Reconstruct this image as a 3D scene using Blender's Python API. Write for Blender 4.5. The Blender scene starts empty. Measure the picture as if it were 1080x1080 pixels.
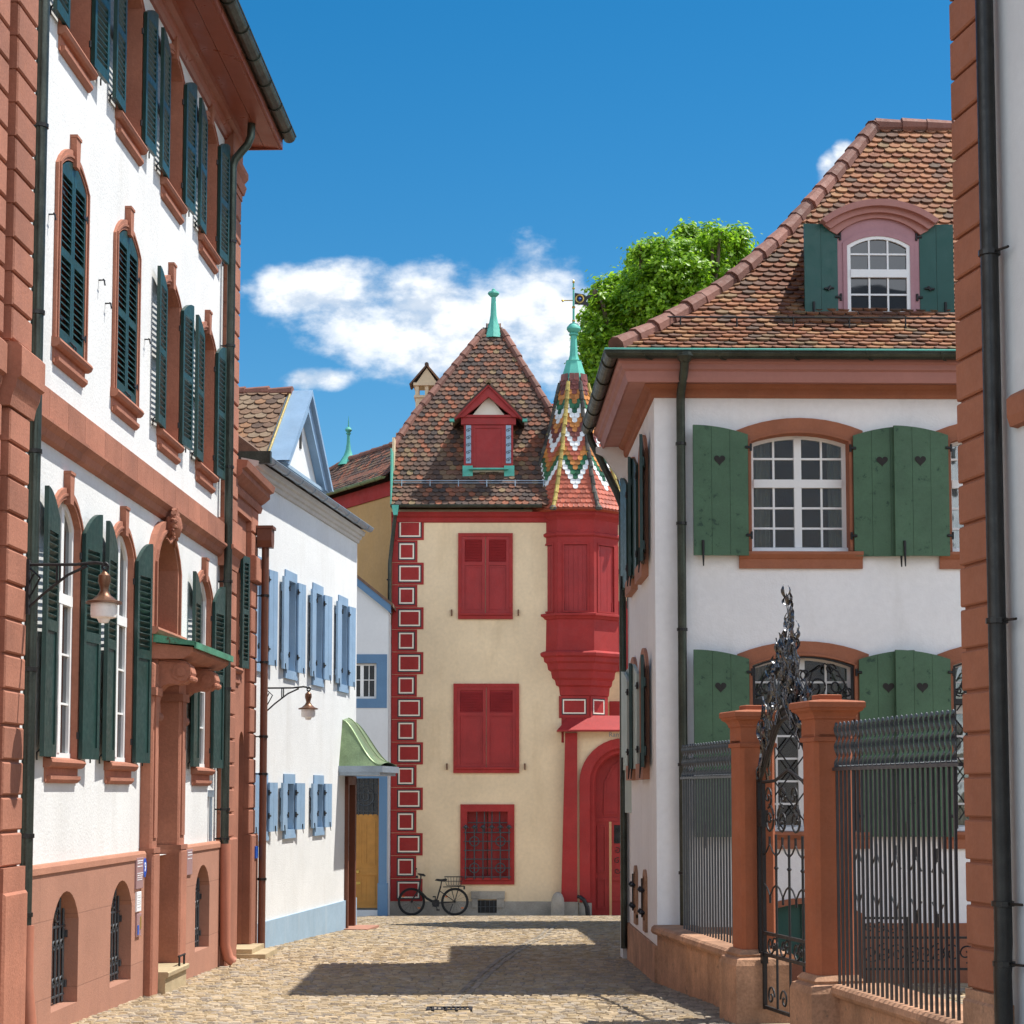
import bpy, bmesh, math, random
from mathutils import Matrix, Vector
R = math.radians
PI = math.pi
random.seed(7)
SC = bpy.context.scene
COL = SC.collection

# ------------------------------------------------------------------ camera
cam_d = bpy.data.cameras.new("camera")
cam = bpy.data.objects.new("camera", cam_d)
COL.objects.link(cam)
cam.location = (0, 0, 1.65)
cam.rotation_euler = (R(90 + 4.6), 0, 0)
cam_d.sensor_width = 36.0
cam_d.sensor_fit = 'HORIZONTAL'
cam_d.lens = 2000 / 1080 * 36
cam_d.shift_y = (836 - 2000 * math.tan(R(4.6)) - 540) / 1080
cam_d.clip_end = 3000
SC.camera = cam

# ------------------------------------------------------------------ world, sun, exposure
SUN = Vector((0.48, 0.13, 1.0)).normalized()
EXPOSURE = 1.20
SC.view_settings.view_transform = 'Standard'
SC.view_settings.look = 'None'
SC.view_settings.gamma = 1
SC.view_settings.exposure = EXPOSURE
SC.view_settings.use_curve_mapping = False
W = bpy.data.worlds.new("World")
SC.world = W
W.use_nodes = True
nt = W.node_tree
for n in list(nt.nodes):
    nt.nodes.remove(n)
def wn(t, **k):
    n = nt.nodes.new(t)
    for a, b in k.items():
        setattr(n, a, b)
    return n
def wm(op, a, b=None, c=None, clamp=False):
    n = wn('ShaderNodeMath', operation=op)
    n.use_clamp = clamp
    for i, v in enumerate((a, b, c)):
        if v is None:
            continue
        if isinstance(v, (int, float)):
            n.inputs[i].default_value = v
        else:
            nt.links.new(v, n.inputs[i])
    return n.outputs[0]
sky = wn('ShaderNodeTexSky', sky_type='NISHITA', sun_disc=False)
sky.sun_elevation = math.asin(SUN.z)
sky.sun_rotation = math.atan2(SUN.x, SUN.y)
sky.altitude = 300
sky.air_density = 1.0
sky.dust_density = 0.25
sky.ozone_density = 3.0
hs = wn('ShaderNodeHueSaturation')
hs.inputs['Hue'].default_value = 0.492
hs.inputs['Saturation'].default_value = 1.42
hs.inputs['Value'].default_value = 0.43
nt.links.new(sky.outputs[0], hs.inputs['Color'])
tc = wn('ShaderNodeTexCoord')
sp = wn('ShaderNodeSeparateXYZ')
nt.links.new(tc.outputs['Generated'], sp.inputs[0])
dy = wm('MAXIMUM', sp.outputs[1], 0.03)
da = wm('DIVIDE', sp.outputs[0], dy)
db = wm('DIVIDE', sp.outputs[2], dy)
cv = wn('ShaderNodeCombineXYZ')
nt.links.new(da, cv.inputs[0]); nt.links.new(db, cv.inputs[1])
def cloud_noise(scale, detail, off):
    m = wn('ShaderNodeMapping')
    m.inputs['Location'].default_value = off
    m.inputs['Scale'].default_value = (1.0, 1.5, 1)
    nt.links.new(cv.outputs[0], m.inputs[0])
    n = wn('ShaderNodeTexNoise')
    n.inputs['Scale'].default_value = scale
    n.inputs['Detail'].default_value = detail
    n.inputs['Roughness'].default_value = 0.58
    nt.links.new(m.outputs[0], n.inputs['Vector'])
    return n.outputs[0]
# each cloud bank: direction (x/y, z/y) of its middle, its half width and half height, all as slopes
BANKS = [(-.1000, .2690, .045, .018), (-.0650, .2560, .058, .030), (-.0300, .2440, .062, .034), (0.006, .2570, .042, .038),
         (.028, .2440, .032, .034), (-.043, .2320, .026, .016), (-.106, .2205, .024, .0078), 
         (.1725, .3330, .009, .013), (.180, .3420, .008, .010), (-.5, .33, .18, .05), (.62, .3, .2, .06)]
tot = None
for (a0, b0, ra, rb) in BANKS:
    x = wm('MULTIPLY', wm('SUBTRACT', da, a0), 1 / ra)
    y = wm('MULTIPLY', wm('SUBTRACT', db, b0), 1 / rb)
    e = wm('SUBTRACT', 1.0, wm('ADD', wm('MULTIPLY', x, x), wm('MULTIPLY', y, y)))
    tot = e if tot is None else wm('MAXIMUM', tot, e)
tot = wm('MAXIMUM', tot, -3.0)
n1 = cloud_noise(21, 10, (3.1, 1.7, 0))
n1b = cloud_noise(21, 10, (3.1, 1.7 + 0.018, 0))
n2 = cloud_noise(60, 6, (8.1, 4.7, 0))
dens = wm('ADD', wm('MULTIPLY', tot, 1.0), wm('MULTIPLY', wm('SUBTRACT', n1, 0.5), 3.1))
dens = wm('ADD', dens, wm('MULTIPLY', wm('SUBTRACT', n2, 0.5), 0.7))
mr = wn('ShaderNodeMapRange', interpolation_type='SMOOTHSTEP')
mr.inputs['From Min'].default_value = -0.10
mr.inputs['From Max'].default_value = 1.12
nt.links.new(dens, mr.inputs['Value'])
front = wm('MULTIPLY', mr.outputs[0], wm('GREATER_THAN', sp.outputs[1], 0.05))
front = wm('MULTIPLY', front, 0.95)
n3 = cloud_noise(34, 5, (1.3, 9.2, 0))
ccol = wn('ShaderNodeMix', data_type='RGBA')
ccol.inputs['A'].default_value = (2.45, 2.75, 3.15, 1)
ccol.inputs['B'].default_value = (3.9, 3.95, 4.0, 1)
cm = wn('ShaderNodeMapRange')
cm.inputs['From Min'].default_value = 0.30
cm.inputs['From Max'].default_value = 0.58
lit = wm('ADD', wm('MULTIPLY', wm('SUBTRACT', n1, n1b), 1.6), n3)
nt.links.new(lit, cm.inputs['Value'])
nt.links.new(cm.outputs[0], ccol.inputs['Factor'])
# unseen broken clouds added behind the viewer to brighten the shaded walls
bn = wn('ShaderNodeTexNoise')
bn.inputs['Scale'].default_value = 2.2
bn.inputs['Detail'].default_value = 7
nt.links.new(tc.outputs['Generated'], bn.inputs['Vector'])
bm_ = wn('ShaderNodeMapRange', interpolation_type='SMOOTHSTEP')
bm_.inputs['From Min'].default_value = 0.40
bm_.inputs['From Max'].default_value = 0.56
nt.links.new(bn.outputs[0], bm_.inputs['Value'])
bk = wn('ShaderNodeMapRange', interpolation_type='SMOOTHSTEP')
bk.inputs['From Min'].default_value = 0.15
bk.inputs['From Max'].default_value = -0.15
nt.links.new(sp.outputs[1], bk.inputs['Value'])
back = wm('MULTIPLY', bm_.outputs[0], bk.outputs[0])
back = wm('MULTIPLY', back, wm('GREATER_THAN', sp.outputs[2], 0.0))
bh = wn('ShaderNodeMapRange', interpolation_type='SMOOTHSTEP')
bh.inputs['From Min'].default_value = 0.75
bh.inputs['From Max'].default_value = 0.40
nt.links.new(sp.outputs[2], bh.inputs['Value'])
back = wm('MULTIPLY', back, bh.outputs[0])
cmix = wn('ShaderNodeMix', data_type='RGBA')
nt.links.new(front, cmix.inputs['Factor'])
nt.links.new(hs.outputs[0], cmix.inputs['A'])
nt.links.new(ccol.outputs['Result'], cmix.inputs['B'])
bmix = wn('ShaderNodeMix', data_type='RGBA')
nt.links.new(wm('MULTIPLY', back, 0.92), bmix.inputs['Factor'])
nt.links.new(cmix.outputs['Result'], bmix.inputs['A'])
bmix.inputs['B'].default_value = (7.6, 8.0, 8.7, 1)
bg = wn('ShaderNodeBackground')
bg.inputs['Strength'].default_value = 0.13
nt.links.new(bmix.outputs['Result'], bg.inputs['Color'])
wo = wn('ShaderNodeOutputWorld')
nt.links.new(bg.outputs[0], wo.inputs['Surface'])
sun_d = bpy.data.lights.new("sun", 'SUN')
sun_d.energy = 3.1
sun_d.angle = R(0.5)
sun_d.color = (1.0, 0.965, 0.90)
sun = bpy.data.objects.new("sun", sun_d)
COL.objects.link(sun)
sun.rotation_euler = (-SUN).to_track_quat('-Z', 'Y').to_euler()
SC.cycles.max_bounces = 8
SC.cycles.diffuse_bounces = 4

# ------------------------------------------------------------------ materials
MATS = {}
def mat(name, col, rough=.8, var=.1, scale=3.0, bump=.0, bscale=80, metal=0, stain=0.0, stain_col=None, island=0.0,
        ramp=None, spec=.4, streak=False, coords='pos', joints=None, fleck=None):
    """Principled material on world position: colour varied by noise, per-island tint, stains, fine bump."""
    m = bpy.data.materials.new(name)
    m.use_nodes = True
    t = m.node_tree
    b = t.nodes['Principled BSDF']
    L = t.links.new
    def N(ty, **k):
        n = t.nodes.new(ty)
        for a, c in k.items():
            setattr(n, a, c)
        return n
    geo = N('ShaderNodeNewGeometry')
    P = geo.outputs['Position']
    def noise(sc, det=4, rg=.55, stretch=None):
        src = P
        if stretch:
            mp = N('ShaderNodeMapping')
            mp.inputs['Scale'].default_value = stretch
            L(P, mp.inputs[0]); src = mp.outputs[0]
        n = N('ShaderNodeTexNoise')
        n.inputs['Scale'].default_value = sc
        n.inputs['Detail'].default_value = det
        n.inputs['Roughness'].default_value = rg
        L(src, n.inputs['Vector'])
        return n.outputs[0]
    def mrange(v, a, c, lo, hi):
        n = N('ShaderNodeMapRange')
        n.inputs[1].default_value = a; n.inputs[2].default_value = c
        n.inputs[3].default_value = lo; n.inputs[4].default_value = hi
        L(v, n.inputs[0]); return n.outputs[0]
    def mixc(f, a, c, bt='MIX'):
        n = N('ShaderNodeMix', data_type='RGBA', blend_type=bt)
        for key, v in (('Factor', f), ('A', a), ('B', c)):
            if isinstance(v, (int, float)):
                n.inputs[key].default_value = v
            elif isinstance(v, tuple):
                n.inputs[key].default_value = (*v[:3], 1)
            else:
                L(v, n.inputs[key])
        return n.outputs['Result']
    if ramp:
        rp = N('ShaderNodeValToRGB')
        rp.color_ramp.interpolation = 'CONSTANT' if len(ramp) > 4 else 'LINEAR'
        els = rp.color_ramp.elements
        while len(els) < len(ramp):
            els.new(0.5)
        for e, (p, c) in zip(els, ramp):
            e.position = p; e.color = (*c, 1)
        L(geo.outputs['Random Per Island'], rp.inputs[0])
        c = rp.outputs[0]
    else:
        rgb = N('ShaderNodeRGB')
        rgb.outputs[0].default_value = (*col, 1)
        c = rgb.outputs[0]
    def scalec(c, f):
        vm = N('ShaderNodeVectorMath', operation='SCALE')
        L(c, vm.inputs[0]); L(f, vm.inputs['Scale'])
        return vm.outputs[0]
    c = scalec(c, mrange(noise(scale), .3, .7, 1 - var, 1 + var))
    c = scalec(c, mrange(noise(scale * 14, 3), .3, .7, 1 - var * .6, 1 + var * .6))
    if island:
        c = scalec(c, mrange(geo.outputs['Random Per Island'], 0, 1, 1 - island, 1 + island))
    if stain:
        sc_ = stain_col or tuple(v * .45 for v in col)
        s = noise(1.3, 6, .65, (1.6, 1.6, .35) if streak else None)
        c = mixc(mrange(s, .52, .75, 0, stain), c, sc_)
    if fleck:
        s = noise(9, 5, .7)
        c = mixc(mrange(s, .60, .66, 0, 1), c, fleck)
    bh = None
    if joints:
        bw, bhh, amount = joints
        tco = N('ShaderNodeTexCoord')
        mp = N('ShaderNodeMapping')
        mp.inputs['Rotation'].default_value = (R(-90), 0, 0)
        L(tco.outputs['Object'], mp.inputs[0])
        br = N('ShaderNodeTexBrick')
        br.inputs['Scale'].default_value = 1.0
        br.inputs['Mortar Size'].default_value = 0.006
        br.inputs['Mortar Smooth'].default_value = 0.3
        br.inputs['Brick Width'].default_value = bw
        br.inputs['Row Height'].default_value = bhh
        br.inputs['Color1'].default_value = (1.05, 1.05, 1.05, 1)
        br.inputs['Color2'].default_value = (.93, .93, .93, 1)
        br.inputs['Mortar'].default_value = (.7, .7, .7, 1)
        L(mp.outputs[0], br.inputs['Vector'])
        c = mixc(amount, c, br.outputs[0], 'MULTIPLY')
        bh = mrange(br.outputs['Fac'], 0, 1, 1, 0)
    L(c, b.inputs['Base Color'])
    rn = mrange(noise(scale * 3), .3, .7, max(rough - .1, .02), min(rough + .1, 1))
    L(rn, b.inputs['Roughness'])
    b.inputs['Metallic'].default_value = metal
    b.inputs['Specular IOR Level'].default_value = spec
    if bump:
        bp = N('ShaderNodeBump')
        bp.inputs['Strength'].default_value = bump
        bp.inputs['Distance'].default_value = .02
        h = noise(bscale, 4, .6)
        if bh is not None:
            mm = N('ShaderNodeMath', operation='ADD')
            L(h, mm.inputs[0]); L(bh, mm.inputs[1]); h = mm.outputs[0]
        L(h, bp.inputs['Height'])
        L(bp.outputs[0], b.inputs['Normal'])
    MATS[name] = m
    return m

mat('white_plaster', (.70, .70, .685), .9, .05, 1.2, .28, 40, stain=.40, stain_col=(.55, .53, .49), streak=True)
mat('villa_plaster', (.83, .825, .82), .9, .045, 1.0, .24, 45, stain=.30, stain_col=(.52, .49, .44), streak=True)
mat('grey_plaster', (.66, .67, .67), .9, .04, 1.0, .14, 50, stain=.18, stain_col=(.45, .46, .44), streak=True)
mat('cream_plaster', (.76, .595, .385), .9, .08, .8, .18, 45, stain=.5, stain_col=(.58, .43, .25), streak=True)
mat('ochre_plaster', (.48, .29, .12), .9, .08, .9, .12, 50, stain=.3, stain_col=(.36, .24, .12), streak=True)
mat('sandstone', (.35, .142, .088), .85, .14, 2.2, .28, 45, stain=.5, stain_col=(.25, .105, .07), island=.15, streak=True)
mat('pale_sandstone', (.40, .185, .118), .85, .08, 3.0, .22, 50, stain=.2, stain_col=(.38, .18, .12), island=.08)
mat('plinth_sandstone', (.38, .185, .125), .88, .08, 1.6, .2, 60, stain=.35, stain_col=(.30, .15, .105), joints=(1.9, .62, .8))
mat('pillar_stone', (.34, .104, .046), .8, .10, 2.5, .22, 50, stain=.4, stain_col=(.26, .085, .04))
mat('weathered_stone', (.41, .225, .135), .9, .28, 3.0, .45, 28, fleck=(.27, .17, .11), stain=.75, stain_col=(.22, .13, .08), streak=True, island=.14)
mat('villa_stone', (.33, .125, .068), .85, .10, 3.0, .2, 60, stain=.2, stain_col=(.30, .11, .07))
mat('cornice_paint', (.40, .18, .15), .6, .05, 1.5, .06, 60)
mat('soffit_paint', (.29, .085, .05), .35, .06, 1.2, .04, 60)
mat('mauve_stone', (.42, .23, .25), .8, .06, 2.0, .1, 60)
mat('grey_stone', (.34, .31, .26), .9, .18, 3, .4, 40, stain=.3)
mat('step_stone', (.42, .33, .20), .9, .15, 4, .3, 40, stain=.3)
mat('shutter_green', (.010, .040, .033), .40, .2, 6, .05, 120, spec=.5)
mat('plank_green', (.066, .135, .075), .6, .12, 3, .12, 90, fleck=(.028, .065, .042), stain=.25)
mat('dormer_green', (.018, .085, .070), .45, .06, 3, .04, 90)
mat('sage_paint', (.42, .50, .46), .6, .05, 3, .05, 90)
mat('blue_paint', (.23, .35, .49), .55, .08, 3, .06, 90, stain=.35, stain_col=(.40, .49, .57))
mat('blue_plinth', (.29, .40, .50), .85, .08, 2, .12, 60, stain=.35, stain_col=(.48, .52, .52), streak=True)
mat('steel_blue', (.10, .20, .33), .6, .06, 2, .08, 60)
mat('red_paint', (.32, .023, .021), .55, .12, 2.0, .08, 60, spec=.4, stain=.35, stain_col=(.19, .02, .02), streak=True)
mat('red_wash', (.33, .027, .024), .8, .12, 1.5, .14, 45, stain=.4, stain_col=(.22, .028, .026), streak=True)
mat('white_paint', (.82, .82, .80), .4, .02, 3, .0)
mat('black_paint', (.03, .03, .035), .6, .05)
mat('cream_paint', (.80, .74, .60), .6, .03)
mat('dark_metal', (.035, .034, .032), .38, .2, 8, .05, 120, metal=.7, spec=.5)
mat('iron', (.058, .066, .074), .40, .12, 9, .0, 150, metal=.35, spec=.6)
mat('canopy_copper', (.075, .25, .155), .6, .25, 5, .12, 50, metal=.2, stain=.9, stain_col=(.07, .075, .045), fleck=(.10, .06, .035))
mat('crest_iron', (.13, .13, .135), .27, .25, 12, .0, 90, metal=.95, spec=.6)
mat('cornice_grey', (.50, .47, .43), .7, .08, 2, .08, 60, stain=.2)
mat('flat_iron', (.025, .024, .025), .5, .2, 9, .05, 150, metal=.3)
mat('copper_pipe', (.055, .062, .050), .42, .3, 4, .05, 80, metal=.65, stain=.5, stain_col=(.10, .15, .12), streak=True)
mat('brown_pipe', (.16, .065, .04), .45, .12, 3, .03, 80, metal=.2)
mat('salmon_pipe', (.42, .16, .10), .6, .08, 3, .03, 80)
mat('verdigris', (.10, .42, .33), .65, .14, 4, .08, 60, stain=.4, stain_col=(.05, .20, .16), streak=True)
mat('aged_copper', (.20, .27, .145), .45, .25, 3, .08, 60, metal=.45, stain=.8, stain_col=(.16, .12, .06), streak=True)
mat('bronze', (.17, .085, .05), .42, .2, 8, .05, 90, metal=.6)
mat('zinc', (.30, .36, .42), .42, .1, 3, .03, 80, metal=.5)
mat('frosted_glass', (.82, .78, .74), .3, .03, 3)
mat('oak', (.46, .22, .045), .5, .12, 5, .08, 60, stain=.2)
mat('dark_wood', (.14, .045, .022), .5, .12, 5, .06, 60)
mat('interior', (.03, .028, .026), .9, .1)
mat('rubber', (.012, .012, .012), .6, .1)
mat('reflector', (.75, .16, .01), .3, .05)
mat('enamel_blue', (.02, .10, .48), .3, .05)
mat('enamel_white', (.85, .86, .88), .3, .02)
mat('plaque_mauve', (.33, .20, .20), .45, .05)
mat('gold', (.55, .40, .10), .35, .1, metal=.6)
mat('bark', (.10, .075, .05), .9, .2, 6, .5, 30)
TERRA = [(0, (0.194, 0.072, 0.035)), (.16, (0.267, 0.109, 0.049)), (.34, (0.162, 0.067, 0.037)), (.48, (0.234, 0.097, 0.047)), (.64, (0.125, 0.062, 0.038)), (.76, (0.283, 0.144, 0.066)), (.88, (0.186, 0.116, 0.057)), (.95, (0.097, 0.060, 0.040))]
mat('terracotta_tile', (.4, .15, .07), .85, .18, 9, .3, 50, ramp=TERRA, stain=.6, stain_col=(.12, .07, .045))
OLD = [(0, (0.089, 0.051, 0.036)), (.16, (0.140, 0.068, 0.043)), (.30, (0.246, 0.085, 0.044)), (.42, (0.072, 0.045, 0.036)), (.58, (0.166, 0.102, 0.060)), (.68, (0.111, 0.062, 0.043)), (.80, (0.204, 0.078, 0.044)), (.88, (0.060, 0.043, 0.036)), (.96, (0.196, 0.132, 0.068))]
mat('old_tile', (.2, .1, .06), .85, .2, 9, .35, 50, ramp=OLD, stain=.6, stain_col=(.09, .06, .045))
BROWN = [(0, (.20, .12, .075)), (.3, (.28, .15, .08)), (.55, (.15, .09, .06)), (.75, (.24, .17, .11)), (.9, (.11, .07, .05))]
mat('brown_tile', (.2, .12, .07), .85, .2, 9, .35, 50, ramp=BROWN)
mat('hip_tile', (.19, .085, .062), .8, .16, 5, .25, 50, island=.35)
mat('lead_hip', (.055, .05, .042), .7, .3, 9, .3, 40, island=.5, fleck=(.30, .24, .05))
mat('yellow_hip', (.36, .27, .07), .6, .3, 9, .3, 40, island=.3, fleck=(.07, .06, .04))
mat('glaze_red', (.40, .10, .055), .4, .15, 9, .1, 60, island=.25)
mat('glaze_white', (.74, .74, .72), .3, .08, 9, .1, 60, island=.08)
mat('glaze_green', (.035, .115, .055), .3, .2, 9, .1, 60, island=.4)
mat('glaze_orange', (.47, .185, .045), .35, .15, 9, .1, 60, island=.38)
mat('glaze_plum', (.19, .06, .045), .35, .2, 9, .1, 60, island=.35)
SETT = [(0, (0.368, 0.270, 0.154)), (.14, (0.418, 0.313, 0.193)), (.30, (0.328, 0.244, 0.150)), (.42, (0.398, 0.313, 0.213)), (.56, (0.299, 0.240, 0.179)), (.66, (0.358, 0.265, 0.154)), (.78, (0.428, 0.342, 0.237)), (.86, (0.319, 0.265, 0.208)), (.95, (0.249, 0.201, 0.154))]
mat('sett_stone', (.4, .3, .2), .75, .15, 6, .35, 40, ramp=SETT, stain=.55, stain_col=(.23, .185, .13), spec=.35)
mat('sand_joint', (.26, .205, .14), .95, .2, 5, .4, 60)
mat('earth', (.16, .13, .09), .95, .2, 2, .3, 20)
mat('kerb_stone', (.37, .33, .28), .85, .12, 3, .3, 40, island=.12)
mat('grey_sett', (.27, .225, .17), .8, .15, 6, .35, 40, island=.3)
def leafmat(name, c1, c2):
    m = bpy.data.materials.new(name); m.use_nodes = True
    t = m.node_tree; b = t.nodes['Principled BSDF']
    g = t.nodes.new('ShaderNodeNewGeometry')
    r = t.nodes.new('ShaderNodeValToRGB')
    r.color_ramp.elements[0].color = (*c1, 1); r.color_ramp.elements[1].color = (*c2, 1)
    t.links.new(g.outputs['Random Per Island'], r.inputs[0])
    t.links.new(r.outputs[0], b.inputs['Base Color'])
    b.inputs['Roughness'].default_value = .45
    tr = t.nodes.new('ShaderNodeBsdfTranslucent')
    hm = t.nodes.new('ShaderNodeHueSaturation'); hm.inputs['Value'].default_value = 1.6
    t.links.new(r.outputs[0], hm.inputs['Color']); t.links.new(hm.outputs[0], tr.inputs[0])
    mx = t.nodes.new('ShaderNodeMixShader'); mx.inputs[0].default_value = .45
    t.links.new(b.outputs[0], mx.inputs[1]); t.links.new(tr.outputs[0], mx.inputs[2])
    t.links.new(mx.outputs[0], t.nodes['Material Output'].inputs['Surface'])
    MATS[name] = m
leafmat('leaf', (.085, .19, .012), (.31, .50, .026))
def glassmat(name, base, rough, spec):
    m = bpy.data.materials.new(name); m.use_nodes = True
    t = m.node_tree; b = t.nodes['Principled BSDF']
    b.inputs['Base Color'].default_value = (*base, 1)
    b.inputs['Roughness'].default_value = rough
    b.inputs['Specular IOR Level'].default_value = spec
    n = t.nodes.new('ShaderNodeTexNoise'); n.inputs['Scale'].default_value = 1.5
    g = t.nodes.new('ShaderNodeNewGeometry'); t.links.new(g.outputs['Position'], n.inputs['Vector'])
    bp = t.nodes.new('ShaderNodeBump'); bp.inputs['Strength'].default_value = .06; bp.inputs['Distance'].default_value = .1
    t.links.new(n.outputs[0], bp.inputs['Height']); t.links.new(bp.outputs[0], b.inputs['Normal'])
    MATS[name] = m
glassmat('pane_glass', (.012, .016, .02), .03, .8)
def clearglass(name):
    m = bpy.data.materials.new(name); m.use_nodes = True
    t = m.node_tree; t.nodes.remove(t.nodes['Principled BSDF'])
    g = t.nodes.new('ShaderNodeNewGeometry')
    n = t.nodes.new('ShaderNodeTexNoise'); n.inputs['Scale'].default_value = 1.6; t.links.new(g.outputs['Position'], n.inputs['Vector'])
    bp = t.nodes.new('ShaderNodeBump'); bp.inputs['Strength'].default_value = .12; bp.inputs['Distance'].default_value = .15; t.links.new(n.outputs[0], bp.inputs['Height'])
    gl = t.nodes.new('ShaderNodeBsdfGlossy'); gl.inputs['Roughness'].default_value = .02; t.links.new(bp.outputs[0], gl.inputs['Normal'])
    tr = t.nodes.new('ShaderNodeBsdfTransparent'); tr.inputs[0].default_value = (.75, .80, .78, 1)
    fr = t.nodes.new('ShaderNodeFresnel'); fr.inputs['IOR'].default_value = 1.6; t.links.new(bp.outputs[0], fr.inputs['Normal'])
    ad = t.nodes.new('ShaderNodeMath'); ad.operation = 'ADD'; ad.inputs[1].default_value = .08; t.links.new(fr.outputs[0], ad.inputs[0])
    mx = t.nodes.new('ShaderNodeMixShader'); t.links.new(ad.outputs[0], mx.inputs[0]); t.links.new(tr.outputs[0], mx.inputs[1]); t.links.new(gl.outputs[0], mx.inputs[2])
    t.links.new(mx.outputs[0], t.nodes['Material Output'].inputs['Surface'])
    MATS[name] = m
clearglass('clear_glass')
mat('curtain_cloth', (.62, .58, .50), .9, .08, 4, .2, 40)
mat('dim_room', (.10, .08, .06), .9, .3, 2)

# ------------------------------------------------------------------ mesh helpers
class MB:
    def __init__(s, xf=None):
        s.v = []; s.f = []; s.m = []; s.xf = xf
    def add(s, vs, fs, mi=0):
        o = len(s.v)
        if s.xf is not None:
            vs = [tuple(s.xf @ Vector(p)) for p in vs]
        s.v += [tuple(p) for p in vs]
        for f in fs:
            s.f.append(tuple(i + o for i in f)); s.m.append(mi)
        return s
    def quad(s, a, b, c, d, mi=0):
        return s.add([a, b, c, d], [(0, 1, 2, 3)], mi)
    def box(s, x0, x1, y0, y1, z0, z1, mi=0):
        vs = [(x, y, z) for z in (z0, z1) for y in (y0, y1) for x in (x0, x1)]
        return s.add(vs, [(0, 2, 3, 1), (4, 5, 7, 6), (0, 1, 5, 4), (2, 6, 7, 3), (0, 4, 6, 2), (1, 3, 7, 5)], mi)
    def bbox(s, x0, x1, y0, y1, z0, z1, b=.012, mi=0):
        """a block whose front (low y) face has chamfered edges"""
        vs = [(x0, y1, z0), (x1, y1, z0), (x1, y1, z1), (x0, y1, z1), (x0, y0 + b, z0), (x1, y0 + b, z0), (x1, y0 + b, z1), (x0, y0 + b, z1),
              (x0 + b, y0, z0 + b), (x1 - b, y0, z0 + b), (x1 - b, y0, z1 - b), (x0 + b, y0, z1 - b)]
        fs = [(8, 9, 10, 11)]
        for i in range(4):
            j = (i + 1) % 4
            fs += [(i, j, 4 + j, 4 + i), (4 + i, 4 + j, 8 + j, 8 + i)]
        return s.add(vs, fs + [(3, 2, 1, 0)], mi)
    def prism(s, poly, a0, a1, ax='y', mi=0):
        def P(p, a):
            if ax == 'y': return (p[0], a, p[1])
            if ax == 'x': return (a, p[0], p[1])
            return (p[0], p[1], a)
        n = len(poly)
        vs = [P(p, a0) for p in poly] + [P(p, a1) for p in poly]
        fs = [tuple(range(n)), tuple(range(2 * n - 1, n - 1, -1))] + [(i, (i + 1) % n, n + (i + 1) % n, n + i) for i in range(n)]
        return s.add(vs, fs, mi)
    def ring(s, outer, inner, y0, y1, mi=0, closed=False):
        n = len(outer)
        vs = [(p[0], y0, p[1]) for p in outer] + [(p[0], y0, p[1]) for p in inner] + [(p[0], y1, p[1]) for p in outer] + [(p[0], y1, p[1]) for p in inner]
        fs = []
        rng = range(n) if closed else range(n - 1)
        for i in rng:
            j = (i + 1) % n
            fs += [(i, j, n + j, n + i), (n + i, n + j, 3 * n + j, 3 * n + i), (j, i, 2 * n + i, 2 * n + j), (2 * n + j, 2 * n + i, 3 * n + i, 3 * n + j)]
        if not closed:
            fs += [(0, n, 3 * n, 2 * n), (n - 1, 2 * n - 1, 4 * n - 1, 3 * n - 1)]
        return s.add(vs, fs, mi)
    def tube(s, pts, r, n=6, mi=0, caps=True):
        pts = [Vector(p) for p in pts]
        rs = r if isinstance(r, (list, tuple)) else [r] * len(pts)
        vs, fs = [], []
        up = None
        for i, p in enumerate(pts):
            d = (pts[min(i + 1, len(pts) - 1)] - pts[max(i - 1, 0)])
            if d.length < 1e-9:
                d = Vector((0, 0, 1))
            d.normalize()
            if up is None:
                up = Vector((0, 0, 1)) if abs(d.z) < .9 else Vector((1, 0, 0))
            a = d.cross(up)
            if a.length < 1e-4:
                a = d.orthogonal()
            a.normalize(); b = d.cross(a).normalized(); up = -b if False else up
            for k in range(n):
                t = 2 * PI * k / n + PI / n
                vs.append(p + (a * math.cos(t) + b * math.sin(t)) * rs[i])
            if i:
                o = (i - 1) * n
                for k in range(n):
                    fs.append((o + k, o + (k + 1) % n, o + n + (k + 1) % n, o + n + k))
        if caps:
            fs.append(tuple(range(n - 1, -1, -1)))
            o = (len(pts) - 1) * n
            fs.append(tuple(range(o, o + n)))
        return s.add(vs, fs, mi)
    def lathe(s, prof, c=(0, 0, 0), n=16, mi=0, a0=0):
        vs, fs = [], []
        for (r, z) in prof:
            for k in range(n):
                t = a0 + 2 * PI * k / n
                vs.append((c[0] + r * math.cos(t), c[1] + r * math.sin(t), c[2] + z))
        for i in range(len(prof) - 1):
            for k in range(n):
                o = i * n
                fs.append((o + k, o + (k + 1) % n, o + n + (k + 1) % n, o + n + k))
        fs.append(tuple(range(n - 1, -1, -1)))
        o = (len(prof) - 1) * n
        fs.append(tuple(range(o, o + n)))
        return s.add(vs, fs, mi)
    def torus(s, c, Rr, r, ax='y', n=32, m=6, mi=0):
        vs, fs = [], []
        for i in range(n):
            t = 2 * PI * i / n
            for k in range(m):
                u = 2 * PI * k / m
                q = Rr + r * math.cos(u); w = r * math.sin(u)
                if ax == 'y': p = (q * math.cos(t), w, q * math.sin(t))
                elif ax == 'x': p = (w, q * math.cos(t), q * math.sin(t))
                else: p = (q * math.cos(t), q * math.sin(t), w)
                vs.append((c[0] + p[0], c[1] + p[1], c[2] + p[2]))
        for i in range(n):
            for k in range(m):
                fs.append((i * m + k, ((i + 1) % n) * m + k, ((i + 1) % n) * m + (k + 1) % m, i * m + (k + 1) % m))
        return s.add(vs, fs, mi)
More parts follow.
